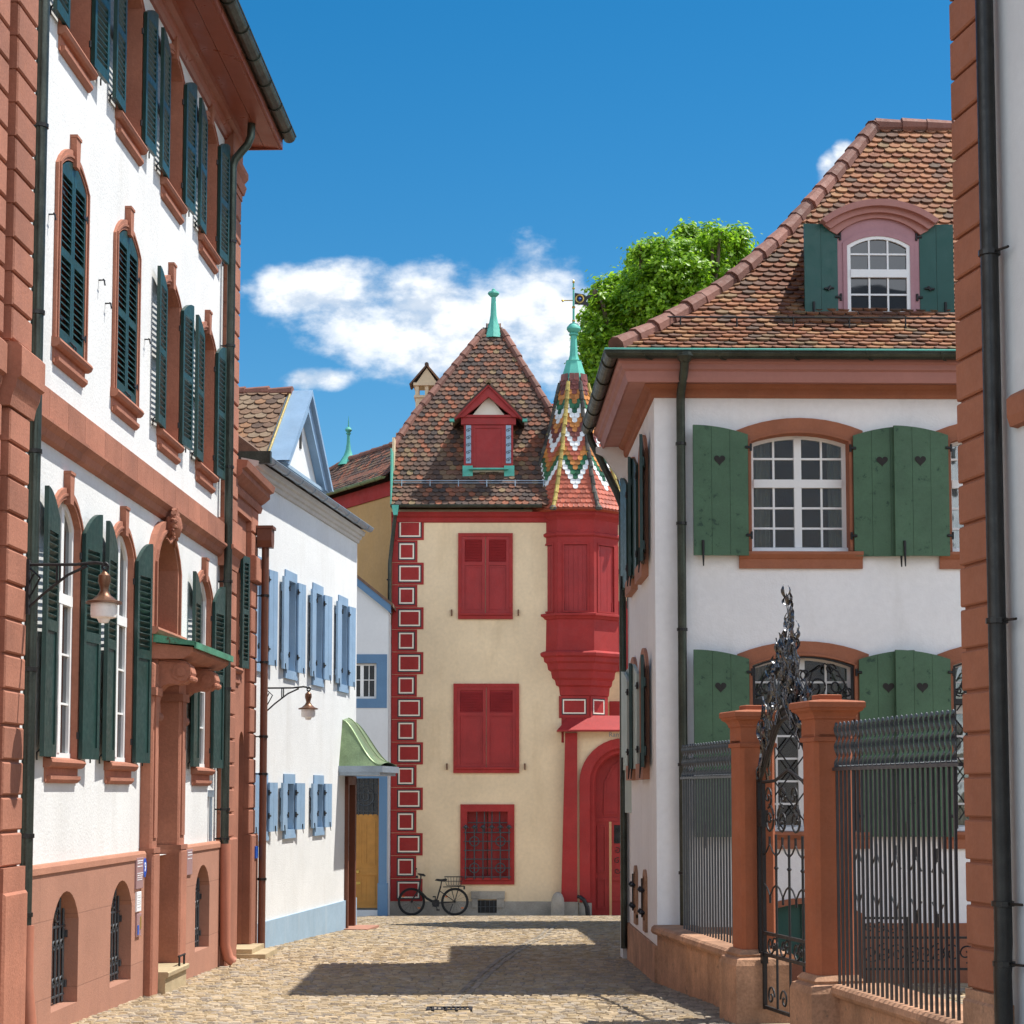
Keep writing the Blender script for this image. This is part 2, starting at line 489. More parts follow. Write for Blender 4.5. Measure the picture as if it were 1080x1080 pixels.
    def build(s, name, mats, parent=None, loc=None, rot=None, smooth=None, recalc=True):
        me = bpy.data.meshes.new(name)
        me.from_pydata(s.v, [], s.f)
        if isinstance(mats, str):
            mats = [mats]
        for mm in mats:
            me.materials.append(MATS[mm])
        if len(mats) > 1:
            me.polygons.foreach_set('material_index', s.m)
        if recalc and len(s.f) < 60000:
            bm = bmesh.new(); bm.from_mesh(me)
            bmesh.ops.recalc_face_normals(bm, faces=bm.faces)
            bm.to_mesh(me); bm.free()
        if smooth:
            me.polygons.foreach_set('use_smooth', [True] * len(me.polygons))
            me.set_sharp_from_angle(angle=R(smooth))
        me.update()
        o = bpy.data.objects.new(name, me)
        COL.objects.link(o)
        if parent: o.parent = parent
        if loc: o.location = loc
        if rot is not None: o.rotation_euler = (0, 0, rot)
        return o

def tag(o, label=None, cat=None, group=None, kind=None):
    if label: o['label'] = label
    if cat: o['category'] = cat
    if group: o['group'] = group
    if kind: o['kind'] = kind
    return o
def thing(name, label, cat, loc=(0, 0, 0), rz=0, group=None):
    o = bpy.data.objects.new(name, None)
    o.empty_display_size = .3
    COL.objects.link(o)
    o.location = loc; o.rotation_euler = (0, 0, rz)
    return tag(o, label, cat, group)
def dup(o, parent=None, loc=None, rot=None, label=None):
    c = o.copy(); COL.objects.link(c)
    if parent is not None: c.parent = parent
    if loc is not None: c.location = loc
    if rot is not None: c.rotation_euler = (0, 0, rot)
    if label: c['label'] = label
    for ch in [x for x in o.children]:
        dup(ch, c)
    return c

def gz(Y):
    """height of the street at distance Y"""
    y = max(-20, min(Y, 60))
    return -.0178 * y - .0373 * (math.sqrt((y - 33) ** 2 + 9) + (y - 33)) / 2

def arch(hw, z0, zs, rise, n=10, cx=0):
    """outline: bottom left, up, over the arch, down to bottom right. rise may be 0"""
    pts = [(cx - hw, z0), (cx - hw, zs)]
    if rise > 1e-4:
        r = (hw * hw + rise * rise) / (2 * rise)
        a = math.asin(min(1, hw / r))
        if rise > hw: a = PI - a
        for i in range(1, n):
            t = -a + 2 * a * i / n
            pts.append((cx + r * math.sin(t), zs + rise - r + r * math.cos(t)))
    else:
        for i in range(1, n):
            pts.append((cx - hw + 2 * hw * i / n, zs))
    return pts + [(cx + hw, zs), (cx + hw, z0)]

def wall(mb, x0, x1, z0, z1, holes, y=0.0, depth=.3, mi=0):
    """a wall face in the plane y with rectangular openings and their reveals. holes: (xa, xb, za, zb)"""
    xs = sorted({x0, x1} | {h[0] for h in holes} | {h[1] for h in holes})
    zs = sorted({z0, z1} | {h[2] for h in holes} | {h[3] for h in holes})
    xs = [x for x in xs if x0 <= x <= x1]; zs = [z for z in zs if z0 <= z <= z1]
    idx = {}; vs = []; fs = []
    def V(x, z):
        if (x, z) not in idx:
            idx[(x, z)] = len(vs); vs.append((x, y, z))
        return idx[(x, z)]
    for i in range(len(xs) - 1):
        for j in range(len(zs) - 1):
            cx = (xs[i] + xs[i + 1]) / 2; cz = (zs[j] + zs[j + 1]) / 2
            if any(h[0] < cx < h[1] and h[2] < cz < h[3] for h in holes):
                continue
            fs.append((V(xs[i], zs[j]), V(xs[i + 1], zs[j]), V(xs[i + 1], zs[j + 1]), V(xs[i], zs[j + 1])))
    mb.add(vs, fs, mi)
    for (a, b, c, d) in holes:
        mb.quad((a, y, c), (a, y + depth, c), (a, y + depth, d), (a, y, d), mi)
        mb.quad((b, y, c), (b, y + depth, c), (b, y + depth, d), (b, y, d), mi)
        mb.quad((a, y, d), (a, y + depth, d), (b, y + depth, d), (b, y, d), mi)
        mb.quad((a, y, c), (a, y + depth, c), (b, y + depth, c), (b, y, c), mi)
def arch_fill(mb, hw, zs, rise, ztop, cx, y, depth, mi=0, n=10):
    """closes the corners between a rectangular opening and its arch"""
    a = arch(hw, zs, zs, rise, n, cx)[1:-1]
    for p, q in zip(a, a[1:]):
        mb.quad((p[0], y, p[1]), (q[0], y, q[1]), (q[0], y, ztop), (p[0], y, ztop), mi)
        mb.quad((p[0], y, p[1]), (q[0], y, q[1]), (q[0], y + depth, q[1]), (p[0], y + depth, p[1]), mi)

def spandrels(mb, c, hw, ohw, zs, rise, ztop, y=0.0, n=12, mi=0):
    """wall above an arched surround, inside a rectangular opening"""
    r = (ohw * ohw + rise * rise) / (2 * rise)
    f = lambda x: zs + rise - r + math.sqrt(max(0, r * r - x * x)) - .03
    for i in range(n):
        a, b = -hw + 2 * hw * i / n, -hw + 2 * hw * (i + 1) / n
        mb.quad((c + a, y, f(a)), (c + b, y, f(b)), (c + b, y, ztop), (c + a, y, ztop), mi)

def blocks(mb, x0, x1, z0, z1, y0, y1, pitch, gap=.022, b=.012, jitter=0.0, splits=None, mi=0):
    """a strip of rusticated blocks one above the other, with recessed joints; its core stands just behind"""
    mb.box(x0 + .012, x1 - .012, y0 + .03, y1, z0, z1, mi)
    n = max(1, round((z1 - z0) / pitch)); p = (z1 - z0) / n
    for i in range(n):
        mb.bbox(x0, x1, y0, y1 - .004, z0 + i * p + gap / 2, z0 + (i + 1) * p - gap / 2, b, mi)

def spiral(cx, cz, r0, turns, a0, sgn=1, y=0, n=26, r1=.012):
    pts = []
    for i in range(n + 1):
        t = i / n
        a = a0 + sgn * turns * 2 * PI * t
        r = r0 * (1 - t) + r1 * t
        pts.append((cx + r * math.cos(a), y, cz + r * math.sin(a)))
    return pts

def tile_face(mb, prof, t0, t1, bounds, w, expo, org, ux, uy, mi_fn=None, lift=.022, thick=.014, jit=.006, round_=.42):
    """beaver-tail tiles in rows on a roof slope. prof(t): height at horizontal inset t; bounds(t): (a, b) along the eave; org, ux, uy: eave frame"""
    ts = [t0]
    t = t0
    while t < t1:
        g = (prof(t + .01) - prof(t)) / .01
        t += expo / math.sqrt(1 + g * g)
        ts.append(t)
    org = Vector(org); ux = Vector(ux); uy = Vector(uy); zz = Vector((0, 0, 1))
    for r, t in enumerate(ts[:-1]):
        a, b = bounds(t + .02)
        if b - a < .03:
            continue
        dt = (ts[r + 1] - t)
        g = (prof(t + dt) - prof(t)) / dt
        ln = math.sqrt(1 + g * g)
        sv = (uy + zz * g) / ln; nv = (zz - uy * g) / ln
        base = org + uy * t + zz * prof(t)
        off = (r % 2) * w / 2
        k0 = math.floor((a - off) / w); k1 = math.ceil((b - off) / w)
        for k in range(k0, k1 + 1):
            cx = k * w + off
            l, h = max(cx - w * .485, a), min(cx + w * .485, b)
            if h - l < w * .15:
                continue
            dv = random.uniform(-jit, jit); dn = random.uniform(0, .01); tw = random.uniform(-.005, .005)
            low = []
            for q in range(7):
                x = cx - w * .485 + w * .97 * q / 6
                e = abs(q - 3) / 3
                low.append((min(max(x, l), h), dv + w * round_ * (1 - math.sqrt(max(0, 1 - (e * .96) ** 2)))))
            L = expo * 1.55
            def P(x, v, up):
                return base + ux * x + sv * v + nv * (up * (1 - v / L) + .004 + dn + tw * (x - cx) / w)
            vs = [P(x, v, lift) for x, v in low] + [P(h, L, lift), P(l, L, lift)] + [P(x, v, lift - thick) for x, v in low]
            fs = [tuple(range(9))] + [(q, q + 1, 9 + q + 1, 9 + q) for q in range(6)]
            mb.add(vs, fs, mi_fn(r, k, off) if mi_fn else 0)
    return ts

def cover_tiles(mb, pts, r, seg, mi=0, n=9, taper=.8):
    """overlapping half-round tiles along a hip or ridge; pts from the low end up"""
    pts = [Vector(p) for p in pts]
    d = [0]
    for a, b in zip(pts, pts[1:]):
        d.append(d[-1] + (b - a).length)
    def at(s):
        s = max(0, min(s, d[-1]))
        for i in range(len(pts) - 1):
            if s <= d[i + 1]:
                return pts[i].lerp(pts[i + 1], (s - d[i]) / max(d[i + 1] - d[i], 1e-6))
        return pts[-1]
    s = 0
    while s < d[-1] - .05:
        j = random.uniform(-.012, .012)
        a, b = at(s), at(min(s + seg * 1.12, d[-1]))
        o = Vector((j, 0, j))
        mb.tube([a + o, a.lerp(b, .12) + o, b + o], [r * 1.04, r, r * taper], n, mi)
        s += seg

def text_mesh(name, body, size, material, parent, loc, rot, extrude=.002, align='CENTER'):
    cu = bpy.data.curves.new(name, 'FONT')
    cu.body = body; cu.size = size; cu.extrude = extrude
    cu.align_x = align; cu.align_y = 'CENTER'
    o = bpy.data.objects.new(name, cu)
    COL.objects.link(o)
    dg = bpy.context.evaluated_depsgraph_get()
    me = bpy.data.meshes.new_from_object(o.evaluated_get(dg))
    bpy.data.objects.remove(o)
    me.materials.clear(); me.materials.append(MATS[material])
    n = bpy.data.objects.new(name, me)
    COL.objects.link(n)
    n.parent = parent
    n.rotation_mode = 'XYZ'
    n.location = loc; n.rotation_euler = rot
    return n
# ------------------------------------------------------------------ ground
def street_sheet(name, xs, ys, m, dz):
    mb = MB(); nx = len(xs)
    vs = [(x, y, gz(y) + dz) for y in ys for x in xs]
    fs = [(j * nx + i, j * nx + i + 1, (j + 1) * nx + i + 1, (j + 1) * nx + i) for j in range(len(ys) - 1) for i in range(nx - 1)]
    mb.add(vs, fs)
    return mb.build(name, m)
tag(street_sheet('ground', [-900, -60, -20, 0, 20, 60, 900], [-900, -60, -20] + [i * 2 for i in range(-5, 36)] + [120, 400, 1200], 'earth', -.05), kind='structure')
tag(street_sheet('street_bed', [-8, -4, 0, 4, 9], [i for i in range(4, 61)], 'sand_joint', -.012), kind='structure')

def setts(name, material, region, w, d, angle=None, hj=.005, gap=.010):
    """hand-laid setts: region yields (centre row y, xa, xb)"""
    vs, fs = [], []
    rnd = random.Random(5)
    for (y, xa, xb, dd) in region:
        x = xa + rnd.uniform(0, w)
        while x < xb:
            ww = w * rnd.uniform(.75, 1.3)
            x0, x1 = x + gap / 2, min(x + ww - gap / 2, xb)
            if x1 - x0 > .03:
                yw = .035 * math.sin(x * 1.7 + y * .35) + .02 * math.sin(x * 4.1 + y)
                y0, y1 = y + yw + gap / 2 + rnd.uniform(0, .006), y + yw + dd - gap / 2 - rnd.uniform(0, .006)
                h = rnd.uniform(-hj, hj); tx = rnd.uniform(-hj, hj) * .7; ty = rnd.uniform(-hj, hj) * .7
                b = .011
                o = len(vs)
                za, zb = gz(y0), gz(y1)
                c = rnd.uniform(-.006, .006)
                vs += [(x0, y0, za - .016), (x1, y0 + c, za - .016), (x1 + c, y1, zb - .016), (x0 + c, y1, zb - .016),
                       (x0 + b, y0 + b, za + h - tx - ty), (x1 - b, y0 + b + c, za + h + tx - ty), (x1 - b + c, y1 - b, zb + h + tx + ty), (x0 + b + c, y1 - b, zb + h - tx + ty)]
                fs += [(o + 4, o + 5, o + 6, o + 7), (o, o + 1, o + 5, o + 4), (o + 1, o + 2, o + 6, o + 5), (o + 2, o + 3, o + 7, o + 6), (o + 3, o, o + 4, o + 7)]
            x += ww
    mb = MB(); mb.v = vs; mb.f = fs; mb.m = [0] * len(fs)
    return mb.build(name, material, recalc=False)
def rows(y0, y1, d, xa, xb):
    y = y0; rnd = random.Random(9)
    while y < y1:
        dd = d * rnd.uniform(.85, 1.15)
        yield (y, xa(y), xb(y), dd)
        y += dd
def right_edge(y):            # where the paving meets the low wall, the villa and the gateway
    if y < 16.6: return 2.0 + (16.6 - y) * .2
    if y < 20.4: return 1.55 + (20.4 - y) * .118 + .25
    return 4.6
tag(setts('cobbled_street', 'sett_stone', rows(13.2, 47.9, .10, lambda y: .0335 * y - 4.6 - max(0, y - 32) * .03, lambda y: right_edge(y) - (.62 if y < 24.4 else 0)), .105, .095), kind='structure')
tag(setts('courtyard_paving', 'sett_stone', rows(12.4, 20.35, .12, lambda y: right_edge(y) + .28, lambda y: 7.5), .15, .12), kind='structure')
# narrow band of grey setts along the right-hand walls, with a kerb of long slabs at its street side
tag(setts('gutter_strip', 'grey_sett', rows(13.2, 24.4, .10, lambda y: right_edge(min(y, 20.3)) - .60 - max(0, y - 20.3) * .02, lambda y: right_edge(min(y, 20.3)) - .2), .11, .10, hj=.004), kind='structure')
# drainage line of darker setts running up the middle of the street
DR = [(-.56, 17.6), (-.50, 18.6), (-.38, 20.5), (-.16, 23.5), (.10, 26.2), (.5, 29.5), (.75, 34), (.8, 40)]
def drline(y):
    for (a, ya), (b, yb) in zip(DR, DR[1:]):
        if ya <= y <= yb:
            return a + (b - a) * (y - ya) / (yb - ya)
    return DR[0][0] if y < DR[0][1] else DR[-1][0]
dl = MB()
y = 17.7
while y < 33:
    x = drline(y); x2 = drline(y + .21)
    for s in (-.075, .015):
        wd = random.uniform(.045, .06); zj = random.uniform(.004, .012)
        z0, z1 = gz(y) + zj, gz(y + .21) + zj
        dl.add([(x + s, y, z0), (x + s + wd, y, z0), (x2 + s + wd, y + .2, z1), (x2 + s, y + .2, z1), (x + s, y, z0 - .05), (x + s + wd, y, z0 - .05), (x2 + s + wd, y + .2, z1 - .05), (x2 + s, y + .2, z1 - .05)],
               [(0, 1, 2, 3), (0, 1, 5, 4), (1, 2, 6, 5), (2, 3, 7, 6), (3, 0, 4, 7)])
    y += .22
tag(dl.build('drainage_channel', 'grey_sett'), kind='structure')

# ------------------------------------------------------------------ shutters
def louver_shutter(L, z0, zs, rise, side, zlo, zhi, name='shutter', material='shutter_green', parent=None, pitch=.058):
    """hinged at x=0, reaching L in the direction side; louvres from zlo to zhi, panels elsewhere"""
    mb = MB()
    def top(f): return zs + rise * (1 - (1 - f) ** 2)
    st = .055
    t0, t1 = -.036, 0
    def X(x): return side * x
    mb.prism([(X(0), z0), (X(st), z0), (X(st), top(st / L)), (X(0), top(0))], t0, t1)
    mb.prism([(X(L - st), z0), (X(L), z0), (X(L), top(1)), (X(L - st), top(1 - st / L))], t0, t1)
    a, b = st, L - st
    mb.box(min(X(a), X(b)), max(X(a), X(b)), t0, t1, z0, z0 + .10)
    n = 5
    up = [(X(a + (b - a) * i / n), top((a + (b - a) * i / n) / L)) for i in range(n + 1)]
    mb.prism([(X(a), zhi), (X(b), zhi)] + up[::-1], t0, t1)
    if zlo > z0 + .14:
        mb.box(min(X(a), X(b)), max(X(a), X(b)), t0, t1, zlo - .09, zlo)
        mb.box(min(X(a), X(b)), max(X(a), X(b)), t0 + .012, t1 - .012, z0 + .10, zlo - .09)
        lo = zlo
    else:
        lo = z0 + .10
    mid = (lo + zhi) / 2
    gaps = [(lo, zhi)]
    if zhi - lo > 1.2:
        mb.box(min(X(a), X(b)), max(X(a), X(b)), t0, t1, mid - .035, mid + .035)
        gaps = [(lo, mid - .035), (mid + .035, zhi)]
    for (p, q) in gaps:
        z = p + .02
        while z < q + .005:
            mb.add([(X(a - .004), t0 + .002, z - .022), (X(b + .004), t0 + .002, z - .022), (X(b + .004), t1 - .002, z + .020), (X(a - .004), t1 - .002, z + .020),
                    (X(a - .004), t0 + .002, z - .014), (X(b + .004), t0 + .002, z - .014), (X(b + .004), t1 - .002, z + .028), (X(a - .004), t1 - .002, z + .028)],
                   [(0, 1, 2, 3), (4, 5, 6, 7), (0, 1, 5, 4), (2, 3, 7, 6), (0, 3, 7, 4), (1, 2, 6, 5)])
            z += pitch
    for hz in (z0 + .2, zs - .2):
        mb.box(min(X(-.02), X(.10)), max(X(-.02), X(.10)), t0 - .008, t0 + .004, hz - .015, hz + .015, 1)
        mb.tube([(X(-.012), t0 - .004, hz - .03), (X(-.012), t0 - .004, hz + .03)], .012, 6, 1)
    mb.tube([(X(L - .04), t0 - .004, z0 + .06), (X(L - .04), t0 - .03, z0 + .03), (X(L - .04), t0 - .03, z0 - .03)], .008, 5, 1)
    return mb.build(name, [material, 'flat_iron'], parent)

def sash(hw, z0, zs, rise, d, cols=2, rows_=3, transom=None, fw=.055, parent=None, name='window', bars=.018, mats=('white_paint', 'pane_glass'), mullion=True):
    """a timber window: frame, mullion, transom and glazing bars in one mesh with its panes"""
    mb = MB()
    o = arch(hw, z0, zs, rise); i = arch(hw - fw, z0 + fw, zs - (0 if rise else fw), rise * .9)
    if rise: i = [(p[0], min(p[1], p[1] - fw * .6 if k not in (0, len(i) - 1) else p[1])) for k, p in enumerate(i)]
    mb.ring(o, i, d, d + .06)
    mb.box(-hw, hw, d - .005, d + .06, z0, z0 + fw)
    def top(x):
        if not rise: return zs
        r = (hw * hw + rise * rise) / (2 * rise)
        return zs + rise - r + math.sqrt(max(0, r * r - x * x))
    if mullion: mb.box(-.04, .04, d - .012, d + .05, z0 + fw, top(0) - fw * .5)
    zt = transom
    if zt:
        mb.box(-hw + fw, hw - fw, d - .016, d + .05, zt - .045, zt + .045)
    segs = [(z0 + fw, zs + rise * .8)] if not zt else [(z0 + fw, zt - .045), (zt + .045, zs + rise * .75)]
    nr = rows_ if isinstance(rows_, (list, tuple)) else [rows_] * len(segs)
    for (p, q), k in zip(segs, nr):
        for j in range(1, k):
            z = p + (q - p) * j / k
            if mullion:
                mb.box(-hw + fw, -.04, d + .008, d + .035, z - bars / 2, z + bars / 2)
                mb.box(.04, hw - fw, d + .008, d + .035, z - bars / 2, z + bars / 2)
            else:
                mb.box(-hw + fw, hw - fw, d + .008, d + .035, z - bars / 2, z + bars / 2)
        if not mullion:
            for j in range(1, cols):
                x = -hw + fw + 2 * (hw - fw) * j / cols
                mb.box(x - bars / 2, x + bars / 2, d + .006, d + .034, p, min(q, top(x) - .02) if q > zs - .1 else q)
        for s in (-1, 1) if mullion else ():
            for j in range(1, cols):
                x = s * (.04 + (hw - fw - .04) * j / cols)
                mb.box(x - bars / 2, x + bars / 2, d + .006, d + .034, p, min(q, top(x) - .02) if q > zs - .1 else q)
    mb.prism(arch(hw - .01, z0 + .01, zs, max(rise - .01, 0)), d + .028, d + .034, 'y', 1)
    return mb.build(name, list(mats), parent)

# ------------------------------------------------------------------ left townhouse
A = thing('townhouse', 'tall white townhouse with red sandstone trim and dark green louvred shutters', 'house', (-4.33, 0, 0), math.atan2(1, .0335))
BAYS = [15.98, 17.97, 19.92, 21.92]
mb = MB()
HW = .40
holes = []
for c in BAYS:
    holes += [(c - HW - .04, c + HW + .04, 8.0, 9.66), (c - HW - .04, c + HW + .04, 5.34, 7.10)]
for c in (BAYS[0], BAYS[1], BAYS[3]):
    holes.append((c - HW - .04, c + HW + .04, 1.86, 4.17))
holes.append((19.73 - .54, 19.73 + .54, 3.25, 4.38))
holes.append((19.14, 20.26, 1.0, 3.02))
AE = 23.58
wall(mb, 14.4, AE, 1.0, 9.95, holes, 0, .32)
for c in BAYS:
    spandrels(mb, c, HW + .04, .51, 9.43, .24, 9.66); spandrels(mb, c, HW + .04, .51, 6.90, .25, 7.10)
    if c != BAYS[2]: spandrels(mb, c, HW + .04, .51, 3.91, .32, 4.17)
spandrels(mb, 19.73, .54, .70, 3.98, .50, 4.38)
mb.box(9, AE, .62, 9, -1.2, 9.9)
mb.quad((AE, 0, -1), (AE, .62, -1), (AE, .62, 9.95), (AE, 0, 9.95))
mb.box(9, 14.4, 0, .62, -1, 9.95)
mb.build('wall', 'white_plaster', A)
# dark rooms behind the openings
mb = MB(); mb.box(14.6, 23.5, .45, .6, 1.0, 9.85); mb.build('interior', 'interior', A)

# plinth with three basement openings
mb = MB()
BW = [15.98, 17.93, 21.81]
for (a, b) in ((14.5, 18.86), (20.56, 22.98)):
    hl = [(c - .41, c + .41, -.13, .83) for c in BW if a < c < b]
    wall(mb, a, b, -1.0, 1.06, hl, -.07, .34)
    for c in BW:
        if a < c < b: arch_fill(mb, .41, .58, .25, .83, c, -.07, .34)
    mb.quad((a, -.07, 1.06), (b, -.07, 1.06), (b, .02, 1.06), (a, .02, 1.06))
    mb.quad((a, -.07, -1), (a, .02, -1), (a, .02, 1.06), (a, -.07, 1.06))
    mb.quad((b, -.07, -1), (b, .02, -1), (b, .02, 1.06), (b, -.07, 1.06))
    mb.box(a, b, .26, .40, -1, 1.0)
mb.build('plinth', 'plinth_sandstone', A)
mb = MB()
for (a, b) in ((14.5, 18.86), (20.56, 22.98)):
    mb.prism([(-.085, 1.0), (-.085, 1.05), (-.07, 1.075), (.0, 1.075), (.0, 1.0)], a, b, 'x')
mb.build('plinth_cap', 'pale_sandstone', A)
def basement_grille(parent):
    g = MB()
    g.box(-.40, .40, .20, .24, -.12, .82, 1)
    n = 7
    for i in range(n):
        x = -.36 + .72 * i / (n - 1)
        zt = .58 + .24 * math.sqrt(max(0, 1 - (x / .42) ** 2))
        g.tube([(x, .06, -.12), (x, .06, zt)], .013, 6)
        for z in (.05, .36):
            if i < n - 1:
                s = .045
                g.tube([(p[0] + x + .06, .055, p[2] + z) for p in spiral(0, 0, .055, 1.1, 0, 1)], .008, 5)
    for z in (-.06, .52):
        g.tube([(-.4, .06, z), (.4, .06, z)], .012, 6)
    for s in (-1, 1):
        g.tube([(p[0], .05, p[2]) for p in spiral(s * .14, .64, .11, 1.4, PI / 2, s)], .010, 5)
        g.box(s * .385 - .02, s * .385 + .02, .03, .08, .0, .06); g.box(s * .385 - .02, s * .385 + .02, .03, .08, .42, .48)
    return g.build('grille', ['iron', 'interior'], parent)
bg0 = basement_grille(A); bg0.name = 'grille'; bg0.location = (BW[0], -.01, 0)
for c in BW[1:]:
    dup(bg0, A, (c, -.01, 0))

def stone_surround(parent, ohw, hw, z0, zs, rise, proud, key=True, keyh=.24, material='sandstone', depth=.30, osides=.12, keyw=.065):
    fr = MB()
    o = arch(ohw, z0, zs - .02, rise + osides)
    i = arch(hw, z0, zs, rise)
    fr.ring(o, i, -proud, depth)
    # two raised fillets
    i2 = arch(hw + .045, z0, zs, rise + .03); o2 = arch(hw + .075, z0, zs, rise + .05)
    fr.ring(o2, i2, -proud - .012, -proud + .01)
    f = fr.build('stone_frame', material, parent)
    if key:
        k = MB()
        zt = zs + rise + osides + keyh * .55; zb = zs + rise - .04
        k.prism([(-keyw * .8, zb), (keyw * .8, zb), (keyw * 1.1, zt), (-keyw * 1.1, zt)], -proud - .028, 0)
        k.prism([(-keyw * 1.2, zt), (keyw * 1.2, zt), (keyw * 1.2, zt + .025), (-keyw * 1.2, zt + .025)], -proud - .036, 0)
        k.build('keystone', material, parent)
    return f
def stone_sill(parent, hw, ztop, h, proud, material='sandstone'):
    s = MB()
    s.prism([(-proud - .05, ztop - .005), (-proud - .06, ztop - .03), (-proud - .045, ztop - .06), (-proud - .02, ztop - .075), (.30, ztop - .075), (.30, ztop + .02), (0.05, ztop + .02)], -hw - .03, hw + .03, 'x')
    s.box(-hw, hw, -proud + .005, .05, ztop - h, ztop - .07)
    s.prism([(-proud - .03, ztop - h + .05), (-proud - .03, ztop - h + .02), (-proud, ztop - h - .01), (.03, ztop - h - .01), (.03, ztop - h + .05)], -hw + .03, hw - .03, 'x')
    return s.build('sill', material, parent)

def townhouse_window(kind):
    if kind == 'top':
        z0, zs, rise, d = 8.07, 9.45, .12, .27
    elif kind == 'mid':
        z0, zs, rise, d = 5.41, 6.92, .13, .27
    else:
        z0, zs, rise, d = 1.93, 3.93, .20, .03
    w = sash(HW, z0, zs, rise, d, 1, [3, 1], z0 + (zs - z0) * .68, parent=A)
    w['label'] = None; del w['label']
    stone_surround(w, .51, HW, z0 - .02, zs, rise, .03, keyh=.17 if kind != 'low' else .17, depth=.36)
    stone_sill(w, .50, z0, .20 if kind != 'low' else .19, .02)
    lo = z0 + .1 if kind != 'low' else z0 + 1.12
    sh = []
    for side in (1, -1):
        s = louver_shutter(HW + .01, z0 + .01, zs - .03, rise + .02, side, lo, zs - .06 if kind != 'low' else zs - .16, parent=w)
        s.location = (-side * (HW + .012), -.075, 0)
        sh.append(s)
    return w, sh
def set_shutters(w, left, right, y=-.075):
    for ch in w.children:
        if ch.name.startswith('shutter'):
            l = ch.location.x < 0
            ch.rotation_euler = (0, 0, R(-left) if l else R(right))
            ch.location.y = y
top, _ = townhouse_window('top'); mid, _ = townhouse_window('mid'); low, _ = townhouse_window('low')
top.location.x = BAYS[0]; set_shutters(top, 179.5, 176)
for c, l, r in zip(BAYS[1:], (179, 178, 178.5), (177, 176, 175)):
    set_shutters(dup(top, A, (c, 0, 0)), l, r)
mid.location.x = BAYS[2]; set_shutters(mid, 178, 176)
m2 = dup(mid, A, (BAYS[3], 0, 0)); set_shutters(m2, 179, 177)
for c in BAYS[:2]:
    m2 = dup(mid, A, (c, 0, 0)); set_shutters(m2, 0, 0, .012)
low.location.x = BAYS[0]; set_shutters(low, 178, 174)
for c, l, r in ((BAYS[1], 177.5, 173), (BAYS[3], 178, 174)):
    set_shutters(dup(low, A, (c, 0, 0)), l, r)

# arched overdoor window with a carved cartouche
w = sash(.5, 3.30, 4.02, .30, .20, 1, 2, parent=A, mats=('dark_wood', 'pane_glass')); w.location.x = 19.73
f = MB()
f.ring(arch(.70, 3.16, 3.98, .50), arch(.5, 3.30, 4.02, .30), -.07, .30)
f.ring(arch(.60, 3.2, 3.99, .40), arch(.56, 3.2, 4.0, .36), -.095, -.06)
f.build('stone_frame', 'sandstone', w)
stone_sill(w, .68, 3.32, .16, .08)
f = MB()
rr = random.Random(3)
f.lathe([(.0, -.13), (.07, -.10), (.10, 0), (.08, .10), (0, .14)], (0, -.12, 4.42), 12)
for s in (-1, 1):
    f.tube([(p[0], -.15 + .02 * math.cos(k), p[2]) for k, p in enumerate(spiral(s * .10, 4.46, .07, 1.3, PI / 2, s))], .022, 6)
    f.tube([(p[0], -.14, p[2]) for p in spiral(s * .09, 4.36, .06, 1.3, -PI / 2, -s)], .020, 6)
    f.tube([(s * .05, -.13, 4.30), (s * .14, -.11, 4.24), (s * .20, -.10, 4.28)], [.025, .02, .01], 6)
for k in range(5):
    a = PI * (k + .5) / 5
    f.tube([(0, -.14, 4.52), (.10 * math.cos(a), -.14, 4.54 + .08 * math.sin(a))], [.02, .03], 6)
f.build('cartouche', 'sandstone', w, smooth=50)

# portal: jambs, door, canopy on scroll brackets, step
mb = MB()
for (a, b) in ((18.92, 19.18), (20.23, 20.52)):
    mb.bbox(a - .02, b + .02, -.15, .5, -1.0, 1.05, .02)
    mb.bbox(a, b, -.12, .5, 1.05, 2.95, .02)
    mb.box(a + .06, b - .06, -.135, -.11, 1.2, 2.7)
    mb.box(a - .02, b + .02, -.15, .5, 1.05, 1.10)
    mb.box(a - .02, b + .02, -.15, .5, 2.62, 2.70)
mb.box(19.18, 20.23, -.10, .5, 2.80, 3.02)
for q, (dx, dyy) in enumerate(((0, .12), (.05, .24))):
    mb.box(19.17, 19.22 + dx, dyy, .62, -1, 2.82); mb.box(20.18 - dx, 20.24, dyy, .62, -1, 2.82)
portal = mb.build('door_surround', 'sandstone', A)
mb = MB(); mb.box(19.2, 20.22, .45, .52, -.35, 2.8)
for (qa, qb) in ((19.33, 19.65), (19.77, 20.09)):
    mb.box(qa, qb, .43, .46, .2, 1.2); mb.box(qa, qb, .43, .46, 1.4, 2.4)
mb.build('door', 'dark_wood', A)
mb = MB()
mb.prism([(.0, 3.26), (-.50, 3.17), (-.51, 3.13), (.0, 3.17)], 19.06, 21.14, 'x')
mb.box(19.06, 21.14, -.515, -.495, 3.10, 3.165)
can = mb.build('door_canopy', 'canopy_copper', A)
mb = MB()
mb.prism([(0, 3.165), (-.47, 3.115), (-.47, 3.07), (-.42, 3.03), (-.36, 3.0), (0, 3.0)], 19.11, 21.09, 'x')
mb.build('canopy_cornice', 'sandstone', can)
